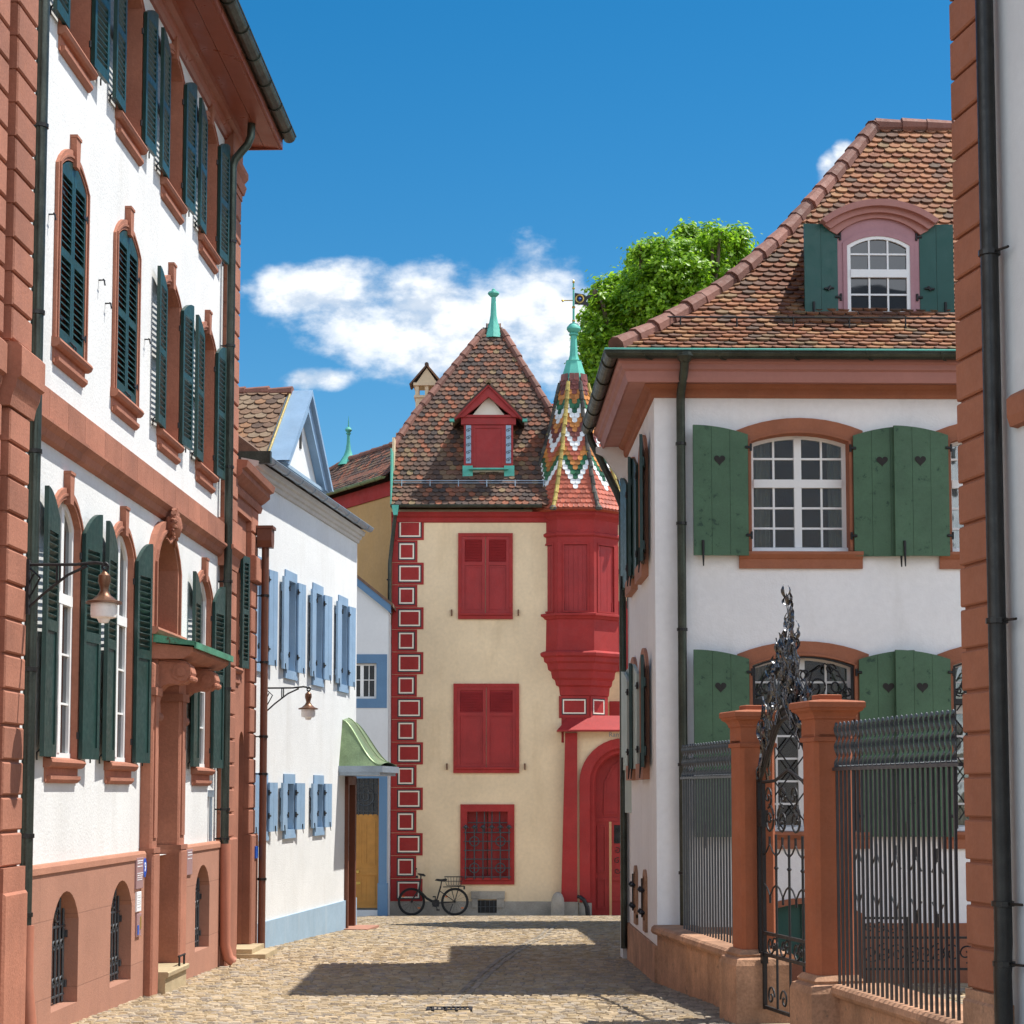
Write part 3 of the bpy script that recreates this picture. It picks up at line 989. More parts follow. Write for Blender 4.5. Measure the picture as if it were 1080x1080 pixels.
def scroll_bracket(x):
    b = MB()
    prof = [(0, 2.28), (-.06, 2.34), (-.085, 2.45), (-.075, 2.58), (-.10, 2.68), (-.17, 2.74), (-.27, 2.76), (-.36, 2.75), (-.42, 2.79), (-.445, 2.86), (-.42, 2.94), (-.35, 2.985), (-.2, 3.0), (0, 3.0)]
    b.prism(prof, x - .11, x + .11, 'x')
    inner = [(p[0] * .82 - .01, 2.30 + (p[1] - 2.28) * .94) for p in prof]
    b.prism(inner, x - .125, x + .125, 'x')
    for cy, cz, r in ((-.34, 2.87, .095), (-.06, 2.42, .05)):
        c = [(cy + r * math.cos(2 * PI * k / 20), cz + r * math.sin(2 * PI * k / 20)) for k in range(20)]
        b.prism(c, x - .135, x + .135, 'x')
        c = [(cy + r * .5 * math.cos(2 * PI * k / 16), cz + r * .5 * math.sin(2 * PI * k / 16)) for k in range(16)]
        b.prism(c, x - .15, x + .15, 'x')
    for k in range(5):
        b.lathe([(.0, -.035), (.03, -.02), (.035, .0), (.03, .02), (0, .035)], (x - .09 + .045 * k, -.43, 2.80), 8)
    return b.build('bracket', 'sandstone', can)
scroll_bracket(19.32); scroll_bracket(20.62)
mb = MB()
mb.prism([(-.22, -.9), (-.22, -.205), (-.25, -.19), (-.255, -.15), (-.24, -.14), (.5, -.14), (.5, -.9)], 19.19, 20.22, 'x')
mb.build('doorstep', 'step_stone', A)
mb = MB()
mb.tube([(20.10, -.22, -.15), (20.10, -.22, -.03)], .012, 6); mb.tube([(19.86, -.22, -.15), (19.86, -.22, -.03)], .012, 6)
mb.tube([(19.82, -.22, -.04), (20.14, -.22, -.04)], .011, 6)
mb.build('boot_scraper', 'flat_iron', A)

# string course, corner strips, cornice, soffit, gutter, roof
mb = MB()
prof = [(0, 4.925), (-.085, 4.905), (-.085, 4.66), (-.12, 4.65), (-.12, 4.625), (-.07, 4.58), (-.05, 4.52), (0, 4.50)]
x = 14.60
while x < 22.84:
    x2 = min(x + random.uniform(.42, .7), 22.84)
    mb.prism(prof, x, x2 - .004, 'x'); x = x2
mb.build('string_course', 'sandstone', A)
mb = MB()
blocks(mb, 22.98, 23.60, 1.10, 4.40, -.10, .2, .30)
blocks(mb, 22.98, 23.60, 5.0, 9.15, -.10, .2, .30)
mb.bbox(22.93, 23.65, -.14, .2, -1, 1.10, .02)
mb.prism([(.1, 5.0), (-.15, 4.97), (-.15, 4.66), (-.19, 4.65), (-.19, 4.62), (-.13, 4.56), (-.10, 4.40), (.1, 4.40)], 22.84, 23.66, 'x')
mb.prism([(.1, 9.24), (-.13, 9.22), (-.16, 9.32), (-.13, 9.37), (-.18, 9.43), (-.18, 9.50), (.1, 9.50)], 22.93, 23.64, 'x')
mb.box(22.95, 23.62, -.11, .2, 9.14, 9.24); mb.box(22.95, 23.62, -.11, .2, 9.50, 9.85)
mb.build('corner_strip', 'sandstone', A)
mb = MB()
# near corner strips, two rusticated shafts with a groove between them
blocks(mb, 13.86, 14.36, 1.10, 4.50, -.16, .3, .265)
blocks(mb, 12.4, 13.74, 1.10, 4.50, -.13, .3, .265)
blocks(mb, 13.86, 14.36, 5.0, 9.9, -.16, .3, .255)
blocks(mb, 12.4, 13.74, 5.0, 9.9, -.13, .3, .255)
mb.box(13.7, 13.9, -.06, .3, -1, 9.9)
mb.bbox(13.84, 14.42, -.20, .3, -1, .92, .02); mb.bbox(12.3, 13.70, -.17, .3, -1, .92, .02)
mb.box(13.85, 14.40, -.18, .3, .92, 1.10); mb.box(12.3, 13.72, -.15, .3, .92, 1.10)
for a, b, o in ((13.80, 14.42, 0), (12.2, 13.74, .09)):
    mb.prism([(.1, 5.0), (-.22 + o, 4.97), (-.25 + o, 4.94), (-.25 + o, 4.72), (-.22 + o, 4.70), (-.21 + o, 4.64), (-.185 + o, 4.58), (-.17 + o, 4.50), (.1, 4.50)], a, b, 'x')
mb.build('corner_strip', 'sandstone', A)
mb = MB()
mb.prism([(.1, 9.70), (-.03, 9.72), (-.05, 9.77), (-.08, 9.79), (-.09, 9.83), (-.15, 9.85), (-.17, 9.90), (.1, 9.90)], 12, 23.68, 'x')
cor = mb.build('cornice', 'soffit_paint', A)
mb = MB()
mb.prism([(.3, 9.93), (-.17, 9.90), (-.36, 9.885), (-.36, 9.93), (-.2, 10.0), (.3, 10.1)], 12, 23.73, 'x')
mb.prism([(-.366, 9.884), (-.575, 9.87), (-.60, 9.865), (-.60, 9.97), (-.366, 10.0)], 12, 23.735, 'x')
mb.box(12, 23.72, -.565, -.55, 9.86, 9.875)
mb.box(23.735, 23.76, -.595, .3, 9.86, 10.05)
mb.build('eaves_soffit', 'soffit_paint', A)
def gutter(parent, pts, r=.085, material='copper_pipe', name='gutter', brackets=.75):
    """half-round gutter along pts (level), open at the top"""
    g = MB(); pts = [Vector(p) for p in pts]
    n = 9; rings = []
    for i, p in enumerate(pts):
        if i == 0: d = pts[1] - p
        elif i == len(pts) - 1: d = p - pts[i - 1]
        else: d = (pts[i + 1] - p).normalized() + (p - pts[i - 1]).normalized()
        d.normalize(); a = Vector((d.y, -d.x, 0))
        k = 1.0
        if 0 < i < len(pts) - 1:
            k = 1 / max(.3, abs(d.dot((pts[i + 1] - p).normalized())))
        rings.append([p + a * (math.cos(PI + PI * j / (n - 1)) * r * k) + Vector((0, 0, math.sin(PI + PI * j / (n - 1)) * r)) for j in range(n)])
    for A_, B_ in zip(rings, rings[1:]):
        for j in range(n - 1):
            g.quad(A_[j], A_[j + 1], B_[j + 1], B_[j])
            m = Vector((0, 0, .004))
        g.tube([A_[0], B_[0]], .011, 6); g.tube([A_[-1], B_[-1]], .011, 6)
        ln = (B_[0] - A_[0]).length; q = int(ln / brackets)
        for t in range(q):
            f = (t + .5) / q
            ring = [a.lerp(b, f) for a, b in zip(A_, B_)]
            ctr = (ring[0] + ring[-1]) / 2
            g.tube([ctr + (p - ctr) * 1.06 for p in ring], .012, 4)
    for rg in (rings[0], rings[-1]):
        g.add([tuple(p) for p in rg], [tuple(range(n))])
    return g.build(name, material, parent, smooth=40)
gutter(A, [(12, -.675, 10.04), (23.78, -.675, 10.04)], .085)
mb = MB()
mb.prism([(-.60, 9.99), (-.60, 10.06), (4.6, 14.6), (9.6, 10.3), (9.6, 10.2)], 9, 23.75, 'x')
mb.build('roof', 'brown_tile', A)

def downpipe(parent, pts, r, material='copper_pipe', clips=(), name='downpipe', out=None, clip_dir=(0, .12, 0)):
    p = MB(); p.tube(pts, r, 12)
    o = p.build(name, material, parent, smooth=50)
    for (q) in clips:
        c = MB()
        c.lathe([(r * 1.0, -.018), (r * 1.22, -.016), (r * 1.22, .016), (r, .018)], q, 12)
        c.tube([q, (q[0] + clip_dir[0], q[1] + clip_dir[1], q[2] + clip_dir[2])], .009, 5)
        c.build('pipe_clip', 'dark_metal', o)
    return o
dp = downpipe(A, [(14.62, -.12, .62), (14.62, -.12, 9.9)], .050, clips=[(14.62, -.12, z) for z in (.72, 1.32, 2.6, 4.3, 5.4, 6.9, 8.1)])
downpipe(dp, [(14.65, -.18, gz(14.6) - .02), (14.65, -.16, gz(14.6) + .12), (14.62, -.13, .2), (14.62, -.13, .64)], .062, 'salmon_pipe', name='pipe_foot')
dp = downpipe(A, [(22.86, -.12, 1.02), (22.86, -.12, 9.35), (22.86, -.15, 9.44), (22.86, -.30, 9.62), (22.86, -.34, 9.72), (22.86, -.35, 9.90)], .05, clips=[(22.86, -.12, z) for z in (1.1, 1.45, 2.9, 4.2, 5.6, 7.1, 8.4)])
downpipe(dp, [(22.89, -.24, gz(22.9) + .05), (22.88, -.18, gz(22.9) + .10), (22.86, -.14, gz(22.9) + .25), (22.86, -.13, 1.04)], .064, 'salmon_pipe', name='pipe_foot')
mb = MB(); mb.tube([(22.44, -.03, 1.08), (22.44, -.03, 1.62)], .02, 6, 0); mb.box(22.40, 22.48, -.06, 0, 1.60, 1.68); mb.build('conduit', 'zinc', A)
for x, z in ((15.3, 6.4), (16.95, 6.3), (17.2, 6.15), (18.8, 6.2), (15.3, 8.9), (20.9, 3.2), (18.75, 2.6)):
    mb = MB(); mb.tube([(x, 0, z), (x, -.05, z), (x, -.06, z - .05)], .008, 5); mb.tube([(x - .03, -.05, z), (x + .03, -.05, z)], .006, 5)
    mb.build('shutter_catch', 'flat_iron', A)

# signs beside the door
def plate(name, label, cat, x0, x1, z0, z1, y, material, lines=(), ink='enamel_white', parent_xf=A, round_=False):
    t = MB()
    if round_:
        cx, cz = (x0 + x1) / 2, (z0 + z1) / 2
        t.prism([(cx + (x1 - x0) / 2 * math.cos(2 * PI * k / 24), cz + (z1 - z0) / 2 * math.sin(2 * PI * k / 24)) for k in range(24)], y - .02, y)
    else:
        t.bbox(x0, x1, y - .02, y, z0, z1, .004)
    o = t.build(name, material)
    o.location = parent_xf.location; o.rotation_euler = parent_xf.rotation_euler
    tag(o, label, cat)
    if lines:
        n = MB()
        for (a, b, z, h) in lines:
            n.box(x0 + a * (x1 - x0), x0 + b * (x1 - x0), y - .023, y - .019, z0 + z * (z1 - z0) - h / 2, z0 + z * (z1 - z0) + h / 2)
        n.build('lettering', ink, o)
    return o
rl = random.Random(11)
def fine_lines(zs, h=.010):
    out = []
    for z in zs:
        a = .1
        while a < .8:
            b = min(.9, a + rl.uniform(.08, .22)); out.append((a, b, z, h)); a = b + .035
    return out
plate('wall_sign', 'mauve plaque with two blocks of small white lettering, beside the blue oval plate', 'sign', 18.44, 18.73, .72, 1.02, -.07, 'plaque_mauve', fine_lines((.9, .83, .72)) + fine_lines((.5, .43, .36, .29), .008))
o = plate('number_plate', 'small blue oval house number plate right of the upper mauve plaque', 'sign', 18.735, 18.865, .82, 1.01, -.07, 'enamel_blue', round_=True)
text_mesh('numeral', '9', .13, 'enamel_white', o, (18.80, -.091, .915), (R(90), 0, 0))
plate('notice_board', 'small white notice plate under the mauve plaque by the townhouse door', 'sign', 18.48, 18.66, .50, .69, -.07, 'enamel_white', fine_lines((.85, .75, .6, .5, .4, .25), .006), 'grey_plaster')
o = plate('info_box', 'narrow dark info box with blue and yellow stickers, lowest beside the townhouse door', 'sign', 18.49, 18.67, .26, .48, -.07, 'plaque_mauve')
t = MB(); t.box(18.50, 18.56, -.095, -.089, .28, .37); t.build('sticker', 'enamel_blue', o)
t = MB(); t.box(18.61, 18.65, -.095, -.089, .33, .45); t.build('sticker', 'gold', o)
plate('wall_sign', 'mauve plaque with one line of white lettering right of the townhouse portal', 'sign', 20.82, 21.12, .75, 1.03, -.07, 'plaque_mauve', fine_lines((.88, .78, .64)))

# ------------------------------------------------------------------ sandstone annexe between townhouse and white house
B = thing('sandstone_annexe', 'narrow red sandstone annexe with dark shutters between the townhouse and the white house', 'house', (-4.33, 0, 0), math.atan2(1, .0335))
mb = MB()
wall(mb, 23.6, 25.3, -1, 5.8, [(24.02, 24.62, 3.25, 4.75), (24.72, 25.06, -.4, 2.45)], .05, .3)
arch_fill(mb, .17, 2.27, .18, 2.45, 24.89, .05, .3)
mb.box(23.6, 25.6, .45, 6, -1, 5.8)
mb.box(23.6, 25.3, .33, .40, -1, 5.8)
mb.quad((25.6, .05, -1), (25.6, .5, -1), (25.6, .5, 5.8), (25.6, .05, 5.8)); mb.quad((25.3, .05, -1), (25.6, .05, -1), (25.6, .05, 5.8), (25.3, .05, 5.8))
mb.build('wall', 'sandstone', B)
mb = MB()
blocks(mb, 25.08, 25.56, 1.10, 5.45, -.03, .3, .34)
mb.bbox(25.08, 25.60, -.07, .3, -1, 1.10, .02)
blocks(mb, 25.06, 25.62, 4.45, 4.8, -.10, .3, .4)
mb.build('corner_strip', 'sandstone', B)
mb = MB()
prof = [(.3, 5.42), (-.05, 5.44), (-.07, 5.51), (-.05, 5.55), (-.10, 5.58), (-.17, 5.64), (-.17, 5.70), (-.22, 5.72), (-.24, 5.80), (.3, 5.86)]
mb.prism(prof, 23.5, 25.66, 'x')
mb.box(23.6, 25.6, -.02, .3, 5.25, 5.44)
mb.build('cornice', 'sandstone', B)
w = sash(.27, 3.25, 4.75, 0, .18, 1, 2, parent=B); w.location = (24.32, .05, 0)
for side in (1, -1):
    s = louver_shutter(.28, 3.27, 4.74, 0, side, 3.4, 4.65, parent=w)
    s.location = (-side * .28, -.05, 0); s.rotation_euler = (0, 0, R(-side * (177 if side > 0 else 171)))
stone_sill(w, .32, 3.26, .22, .0)
mb = MB(); mb.box(24.72, 25.06, .26, .31, -.5, 2.45); mb.build('door', 'dark_wood', B)
mb = MB(); mb.box(24.3, 25.25, -.22, .4, -1, -.33); mb.box(24.25, 25.2, -.40, .4, -1, gz(24.7) + .06); mb.build('doorstep', 'step_stone', B)
dp = downpipe(B, [(25.50, -.14, gz(25.5) - .1), (25.50, -.14, 5.05)], .05, 'brown_pipe', clips=[(25.50, -.14, z) for z in (.5, 1.9, 2.4, 3.4, 4.3)])
mb = MB(); mb.prism([(25.42, 4.95), (25.58, 4.95), (25.62, 5.04), (25.62, 5.22), (25.38, 5.22), (25.38, 5.04)], -.24, -.04); mb.box(25.36, 25.64, -.26, -.02, 5.20, 5.24); mb.build('hopper', 'brown_pipe', dp)
o = plate('number_plate', 'small blue plate low on the sandstone annexe beside the brown downpipe', 'sign', 25.30, 25.48, .78, .94, -.07, 'enamel_blue')
# ------------------------------------------------------------------ plank shutters
def heart(cx, cz, s):
    pts = []
    for k in range(24):
        t = 2 * PI * k / 24
        pts.append((cx + s * .031 * 16 * math.sin(t) ** 3 / 16 * 2, cz + s * .031 * (13 * math.cos(t) - 5 * math.cos(2 * t) - 2 * math.cos(3 * t) - math.cos(4 * t)) / 8))
    return pts
def plank_shutter(L, z0, zs, rise, side, material, parent, heart_z=None, n=3, name='shutter', battens=True, rod=1.0):
    """board shutter hinged at x=0; the top follows half of the window's arch"""
    mb = MB()
    def top(f): return zs + rise * (1 - (1 - f) ** 2)
    for k in range(n):
        a, b = L * k / n + .0015, L * (k + 1) / n - .0015
        q = 4
        up = [(side * (a + (b - a) * i / q), top((a + (b - a) * i / q) / L)) for i in range(q + 1)]
        mb.prism([(side * a, z0), (side * b, z0)] + up[::-1], -.034, -.002 + .001 * (k % 2))
    if battens:
        for z in (z0 + .18, zs - .16):
            mb.box(min(side * .02, side * (L - .02)), max(side * .02, side * (L - .02)), -.052, -.030, z - .05, z + .05)
    for z in (z0 + .22, zs - .14):
        mb.tube([(side * -.03, 0, z), (side * .03, -.0, z)], .016, 6, 1); mb.tube([(side * -.03, .0, z - .04), (side * -.03, .0, z + .04)], .013, 6, 1)
    mb.tube([(side * (L - .1), .004, z0 + .16 * rod), (side * (L - .1), .012, z0 - .02), (side * (L - .1), .02, z0 - .12 * rod)], [.016 * rod, .012 * rod, .007 * rod], 6, 1)
    o = mb.build(name, [material, 'flat_iron'], parent)
    if heart_z:
        h = MB(); h.prism(heart(side * L * .52, heart_z, 1.0), -.006, .004); h.build('heart_shade_inlay', 'interior', o)  # no hole: dark inlay, its colour stands in for shade inside one
    return o

# ------------------------------------------------------------------ white house with pale blue shutters
C = thing('white_house', 'low white house with pale blue shutters, blue plinth and blue gable', 'house', (-6.765 + .1269 * 25.4, 25.4, 0), math.atan2(1, .1269))
def U(Y): return (Y - 25.4) * 1.008
mb = MB()
CU = [25.97, 27.67, 29.40, 31.22]; CL = [26.12, 27.68, 29.55]
hl = [(U(c) - .29, U(c) + .29, 3.39, 4.77) for c in CU] + [(U(c) - .27, U(c) + .27, 1.08, 1.81) for c in CL] + [(U(31.55), U(32.12), -.75, 1.78)]
wall(mb, 0, U(32.35), -1.5, 6.05, hl, 0, .25)
mb.box(0, U(32.35), .3, 5, -1.5, 6.05)
mb.quad((U(32.35), 0, -1.5), (U(32.35), .3, -1.5), (U(32.35), .3, 6.05), (U(32.35), 0, 6.05))
mb.build('wall', 'white_plaster', C)
mb = MB()
mb.box(0, U(31.5), -.03, .1, -1.6, -.12); mb.box(U(32.15), U(32.37), -.03, .1, -1.6, -.12)
mb.build('plinth', 'blue_plinth', C)
mb = MB(); mb.box(.1, U(32.3), .255, .295, -.6, 5.0); mb.build('interior', 'interior', C)
mb = MB()
mb.prism([(.1, 5.90), (-.03, 5.92), (-.04, 5.97), (-.07, 5.985), (-.08, 6.03), (-.12, 6.045), (-.14, 6.11), (.1, 6.16)], -.1, U(32.37), 'x')
mb.build('cornice', 'cornice_grey', C)
gutter(C, [(-.05, -.205, 6.18), (U(32.42), -.205, 6.18)], .065, 'zinc')
mb = MB(); mb.box(-.06, 0.02, -.29, .2, 6.08, 6.25); mb.build('gutter_end', 'copper_pipe', C)
mb = MB()
mb.prism([(-.16, 6.17), (-.16, 6.23), (2.2, 8.0), (5.0, 6.3), (5.0, 6.2)], -.05, U(32.42), 'x')
croof = mb.build('roof', 'brown_tile', C)
# cross gable
ga, gb, gm, gt = U(26.38), U(29.12), U(27.72), 7.56
mb = MB(); mb.prism([(ga + .2, 6.3), (gb - .2, 6.3), (gm, gt - .22)], -.115, 3.8); gab = mb.build('gable_wall', 'white_plaster', C)
mb = MB(); mb.box(gm - .05, gm + .05, -.13, -.10, 6.72, 7.0); mb.build('slit_window', 'interior', gab)
for (xa, nm) in ((ga, 'bargeboard'), (gb, 'bargeboard')):
    mb = MB()
    d = -1 if xa == gb else 1
    mb.prism([(xa - d * .03, 6.28), (xa + d * .24, 6.28), (gm, gt - .30), (gm, gt)], -.24, -.12)
    mb.prism([(xa - d * .06, 6.30), (xa + d * .05, 6.30), (gm, gt - .06), (gm, gt + .03)], -.30, .06)
    mb.build(nm, 'blue_paint', gab)
mb = MB(); mb.box(ga, gb, -.2, .06, 6.26, 6.31); mb.build('ledge', 'blue_plinth', gab)
mb = MB()
sl = (gt - 6.3) / (gm - ga)
tile_face(mb, lambda t: sl * t, 0.02, gm - ga - .05, lambda t: (.06, 3.6), .17, .13, (ga - .02, 0, 6.32), (0, 1, 0), (1, 0, 0))
mb.prism([(ga - .04, 6.28), (gm, gt - .02), (gm, gt - .10), (ga + .08, 6.26)], .05, 3.8)
mb.prism([(gb + .04, 6.28), (gm, gt - .02), (gm, gt - .10), (gb - .08, 6.26)], .05, 3.8)
mb.build('gable_roof', 'brown_tile', C)
mb = MB(); cover_tiles(mb, [(gm, .0, gt), (gm, 3.7, gt)], .10, .36); mb.build('ridge_tile', 'hip_tile', C)
mb = MB(); mb.tube([(ga - .05, .02, 6.34), (gm - .05, .02, gt + .0)], .018, 6); mb.build('verge_strip', 'yellow_hip', C)
def white_house_window(up):
    z0, zs, hw = (3.42, 4.74, .26) if up else (1.11, 1.78, .24)
    w = sash(hw, z0, zs, 0, .12, 1, 3, parent=C)
    f = MB()
    f.ring([(-hw - .09, z0), (-hw - .09, zs + .14), (hw + .09, zs + .14), (hw + .09, z0)], [(-hw, z0), (-hw, zs), (hw, zs), (hw, z0)], -.02, .13)
    f.box(-hw - .10, hw + .10, -.035, .12, z0 - .12, z0 + .004)
    f.build('frame', 'blue_paint', w)
    for side in (1, -1):
        s = plank_shutter(hw + .08, z0 + .0, zs + .01, 0, side, 'blue_paint', w, n=2, rod=.5)
        s.location = (-side * (hw + .03), -.06, 0)
        s.rotation_euler = (0, 0, R(-side * (178 if side > 0 else 174)))
    return w
def angles(w, l, r):
    for ch in w.children:
        if ch.name.startswith('shutter'):
            ch.rotation_euler = (0, 0, R(-l) if ch.location.x < 0 else R(r))
w0 = white_house_window(True); w0.location.x = U(CU[0])
for c, l, r in zip(CU[1:], (178, 177, 179), (175, 173, 174)):
    angles(dup(w0, C, (U(c), 0, 0)), l, r)
w0 = white_house_window(False); w0.location.x = U(CL[0])
for c, l, r in zip(CL[1:], (178, 179), (171, 174)):
    angles(dup(w0, C, (U(c), 0, 0)), l, r)
# bell-shaped copper canopy over the side door
mb = MB()
ca, cb = U(31.02), U(32.4)
prof = []
for k in range(15):
    f = k / 14
    prof.append((-.70 * f, 2.84 - .74 * (.5 - .5 * math.cos(PI * f ** .85)) - .0 * f))
N_ = len(prof)
def cpt(f, i, s):
    """s in 0..1 across; the sides swell outwards as the roof comes down"""
    y, z = prof[i]
    w = .62 + .38 * (i / (N_ - 1)) ** 1.2
    m = (ca + cb) / 2
    return (m + (cb - ca) / 2 * w * (2 * s - 1), y, z + .05 * math.sin(PI * s))
for i in range(N_ - 1):
    for q in range(8):
        mb.quad(cpt(0, i, q / 8), cpt(0, i, (q + 1) / 8), cpt(0, i + 1, (q + 1) / 8), cpt(0, i + 1, q / 8))
for s in (0, 1):
    for i in range(N_ - 1):
        p, q = cpt(0, i, s), cpt(0, i + 1, s)
        m = (ca if s == 0 else cb)
        mb.quad(p, q, (m, q[1], 2.08), (m, p[1], 2.08))
for s in (0, .5, 1):
    mb.tube([cpt(0, i, s) for i in range(N_)], .016, 5)
cano = mb.build('door_canopy', 'aged_copper', C, smooth=50)
mb = MB(); mb.box(ca - .03, cb + .03, -.73, .02, 1.98, 2.085); mb.box(ca, cb, -.68, .02, 1.93, 1.98); mb.build('canopy_fascia', 'zinc', cano)
mb = MB(); mb.box(U(31.5), U(31.58), -.06, .2, -.8, 1.9); mb.box(U(32.1), U(32.2), -.05, .2, -.8, 1.9); mb.box(U(31.5), U(32.2), -.05, .2, 1.78, 1.92); mb.build('door_frame', 'dark_wood', C)
mb = MB(); mb.box(U(31.58), U(32.1), .14, .2, -.75, 1.78); mb.build('door', 'dark_wood', C)
mb = MB(); mb.box(U(31.35), U(32.35), -.42, .2, -1.2, gz(31.9) + .03); mb.build('doorstep', 'plinth_sandstone', C)

# ------------------------------------------------------------------ small grey house at the end of the lane
G2 = thing('grey_house', 'narrow pale grey house with a yellow oak door in a blue frame', 'house', (0, 46.5, 0))
mb = MB()
wall(mb, -5.2, -3.04, -1.8, 6.1, [(-4.02, -3.25, -1.2, 2.0), (-4.05, -3.33, 3.95, 4.82)], 0, .25)
mb.add([(-5.2, 0, 6.1), (-3.04, 0, 6.1), (-5.2, 0, 7.85)], [(0, 1, 2)])
mb.prism([(-5.2, -1.8), (-3.04, -1.8), (-3.04, 6.1), (-5.2, 7.85)], .3, 2.0)
mb.build('wall', 'grey_plaster', G2)
mb = MB(); mb.prism([(-2.98, 6.05), (-2.98, 6.25), (-5.3, 8.12), (-5.3, 7.92)], -.10, .05); mb.build('bargeboard', 'steel_blue', G2)
mb = MB(); mb.prism([(-2.92, 6.20), (-2.92, 6.28), (-5.3, 8.2), (-5.3, 8.12)], -.12, 2.0); mb.build('roof', 'brown_tile', G2)
mb = MB()
mb.box(-4.3, -4.02, -.03, .2, -1.8, 2.02); mb.box(-3.25, -3.05, -.03, .2, -1.8, 2.02); mb.box(-4.3, -3.05, -.031, .2, 2.0, 2.18)
mb.box(-3.27, -3.03, -.05, .2, -1.8, -.55)
fr = mb.build('door_frame', 'steel_blue', G2)
mb = MB()
mb.box(-4.02, -3.25, .10, .15, -1.15, 1.06)
for (a, b, c, d) in ((-3.92, -3.68, -.10, .95), (-3.60, -3.34, -.10, .95), (-3.92, -3.68, -1.05, -.40), (-3.60, -3.34, -1.05, -.40)):
    mb.ring([(a, c), (a, d), (b, d), (b, c)], [(a + .04, c + .04), (a + .04, d - .04), (b - .04, d - .04), (b - .04, c + .04)], .085, .11, closed=True)
mb.box(-4.02, -3.25, .08, .12, -.36, -.20)
dr = mb.build('door', 'oak', G2)
mb = MB(); mb.lathe([(.0, -.05), (.05, -.03), (.05, .03), (0, .05)], (-3.78, .07, -.27), 10); mb.box(-3.86, -3.70, .07, .09, -.58, -.52); mb.build('handle', 'gold', dr)
mb = MB()
mb.box(-4.02, -3.25, .14, .16, 1.10, 2.0, 1)
mb.box(-4.02, -3.25, .09, .15, 1.04, 1.12, 2); mb.box(-3.29, -3.25, .09, .15, 1.1, 2.0, 2)
for k in range(7): mb.tube([(-3.98 + .115 * k, .08, 1.10), (-3.98 + .115 * k, .08, 2.0)], .010, 5)
for k in range(4): mb.tube([(-4.0, .08, 1.2 + .22 * k), (-3.27, .08, 1.2 + .22 * k)], .010, 5)
mb.torus((-3.6, .07, 1.55), .22, .012, 'y', 20, 5); mb.torus((-3.6, .07, 1.55), .10, .012, 'y', 16, 5)
mb.build('transom_grille', ['iron', 'pane_glass', 'oak'], G2)
w = sash(.36, 3.95, 4.82, 0, .08, 2, 2, parent=G2); w.location = (-3.69, 0, 0)
mb = MB()
mb.ring([(-.56, 3.72), (-.56, 5.04), (.62, 5.04), (.62, 3.72)], [(-.36, 3.95), (-.36, 4.82), (.36, 4.82), (.36, 3.95)], -.015, .1, closed=True); mb.build('frame', 'steel_blue', w)
o = tag(MB().bbox(-3.88, -3.60, -.03, 0, 1.0, 1.16, .004).build('number_plate', 'enamel_blue'), 'blue house number plate reading 17A above the yellow oak door', 'sign')
o.location = (0, 46.5, 1.26)
text_mesh('numeral', '17A', .145, 'enamel_white', o, (-3.74, -.031, 1.08), (R(90), 0, 0))

# ------------------------------------------------------------------ ochre house behind, roof falling to the left
P0, P1 = Vector((-7.2, 55.9, 0)), Vector((-3.06, 49.0, 0))
dv = (P1 - P0); LN = dv.length
OC = thing('ochre_house', 'tall ochre house behind with weathered tiled roof, red eaves and green copper finial', 'house', P0, math.atan2(dv.y, dv.x))
mb = MB(); mb.box(0, LN, 0, 4, -2, 9.45); mb.build('wall', 'ochre_plaster', OC)
mb = MB(); mb.box(-.05, LN - .02, -.05, .2, 9.40, 9.78); mb.build('frieze', 'red_wash', OC)
gutter(OC, [(-.2, -.34, 9.86), (LN, -.34, 9.86)], .07, 'aged_copper')
mb = MB()
oprof = lambda t: .75 * t if t < .5 else .375 + 1.0 * (t - .5)
tile_face(mb, oprof, 0, 1.45, lambda t: (-.2 + t * 2.0, LN + .05 + .25 * t), .18, .16, (0, -.3, 9.86), (1, 0, 0), (0, 1, 0))
zt = 9.86 + oprof(1.45)
mb.add([(-.2, -.3, 9.82), (LN, -.3, 9.82), (LN + .4, 1.15, zt - .04), (2.7, 1.15, zt - .04), (-.2, 4.6, 9.82), (LN + .6, 4.6, 9.82)], [(0, 1, 2, 3), (0, 3, 4), (3, 2, 5, 4)])
orf = mb.build('roof', 'old_tile', OC)
for q in ([(2.7, 1.15, zt), (LN + .3, 1.15, zt)], [(-.2, -.3, 9.86), (2.7, 1.15, zt)]):
    mb = MB(); cover_tiles(mb, q, .095, .36); mb.build('ridge_tile', 'hip_tile', orf)
mb = MB(); mb.lathe([(0.311, -0.072), (0.222, 0.072), (0.126, 0.230), (0.074, 0.396), (0.048, 0.612), (0.041, 0.828), (0.067, 0.842), (0.074, 0.864), (0.044, 0.886), (0.074, 0.914), (0.104, 0.965), (0.074, 1.022), (0.022, 1.051), (0.011, 1.260), (0.003, 1.368)], (2.92, 1.15, zt - .08), 10)
mb.build('finial', 'verdigris', orf, smooth=40)

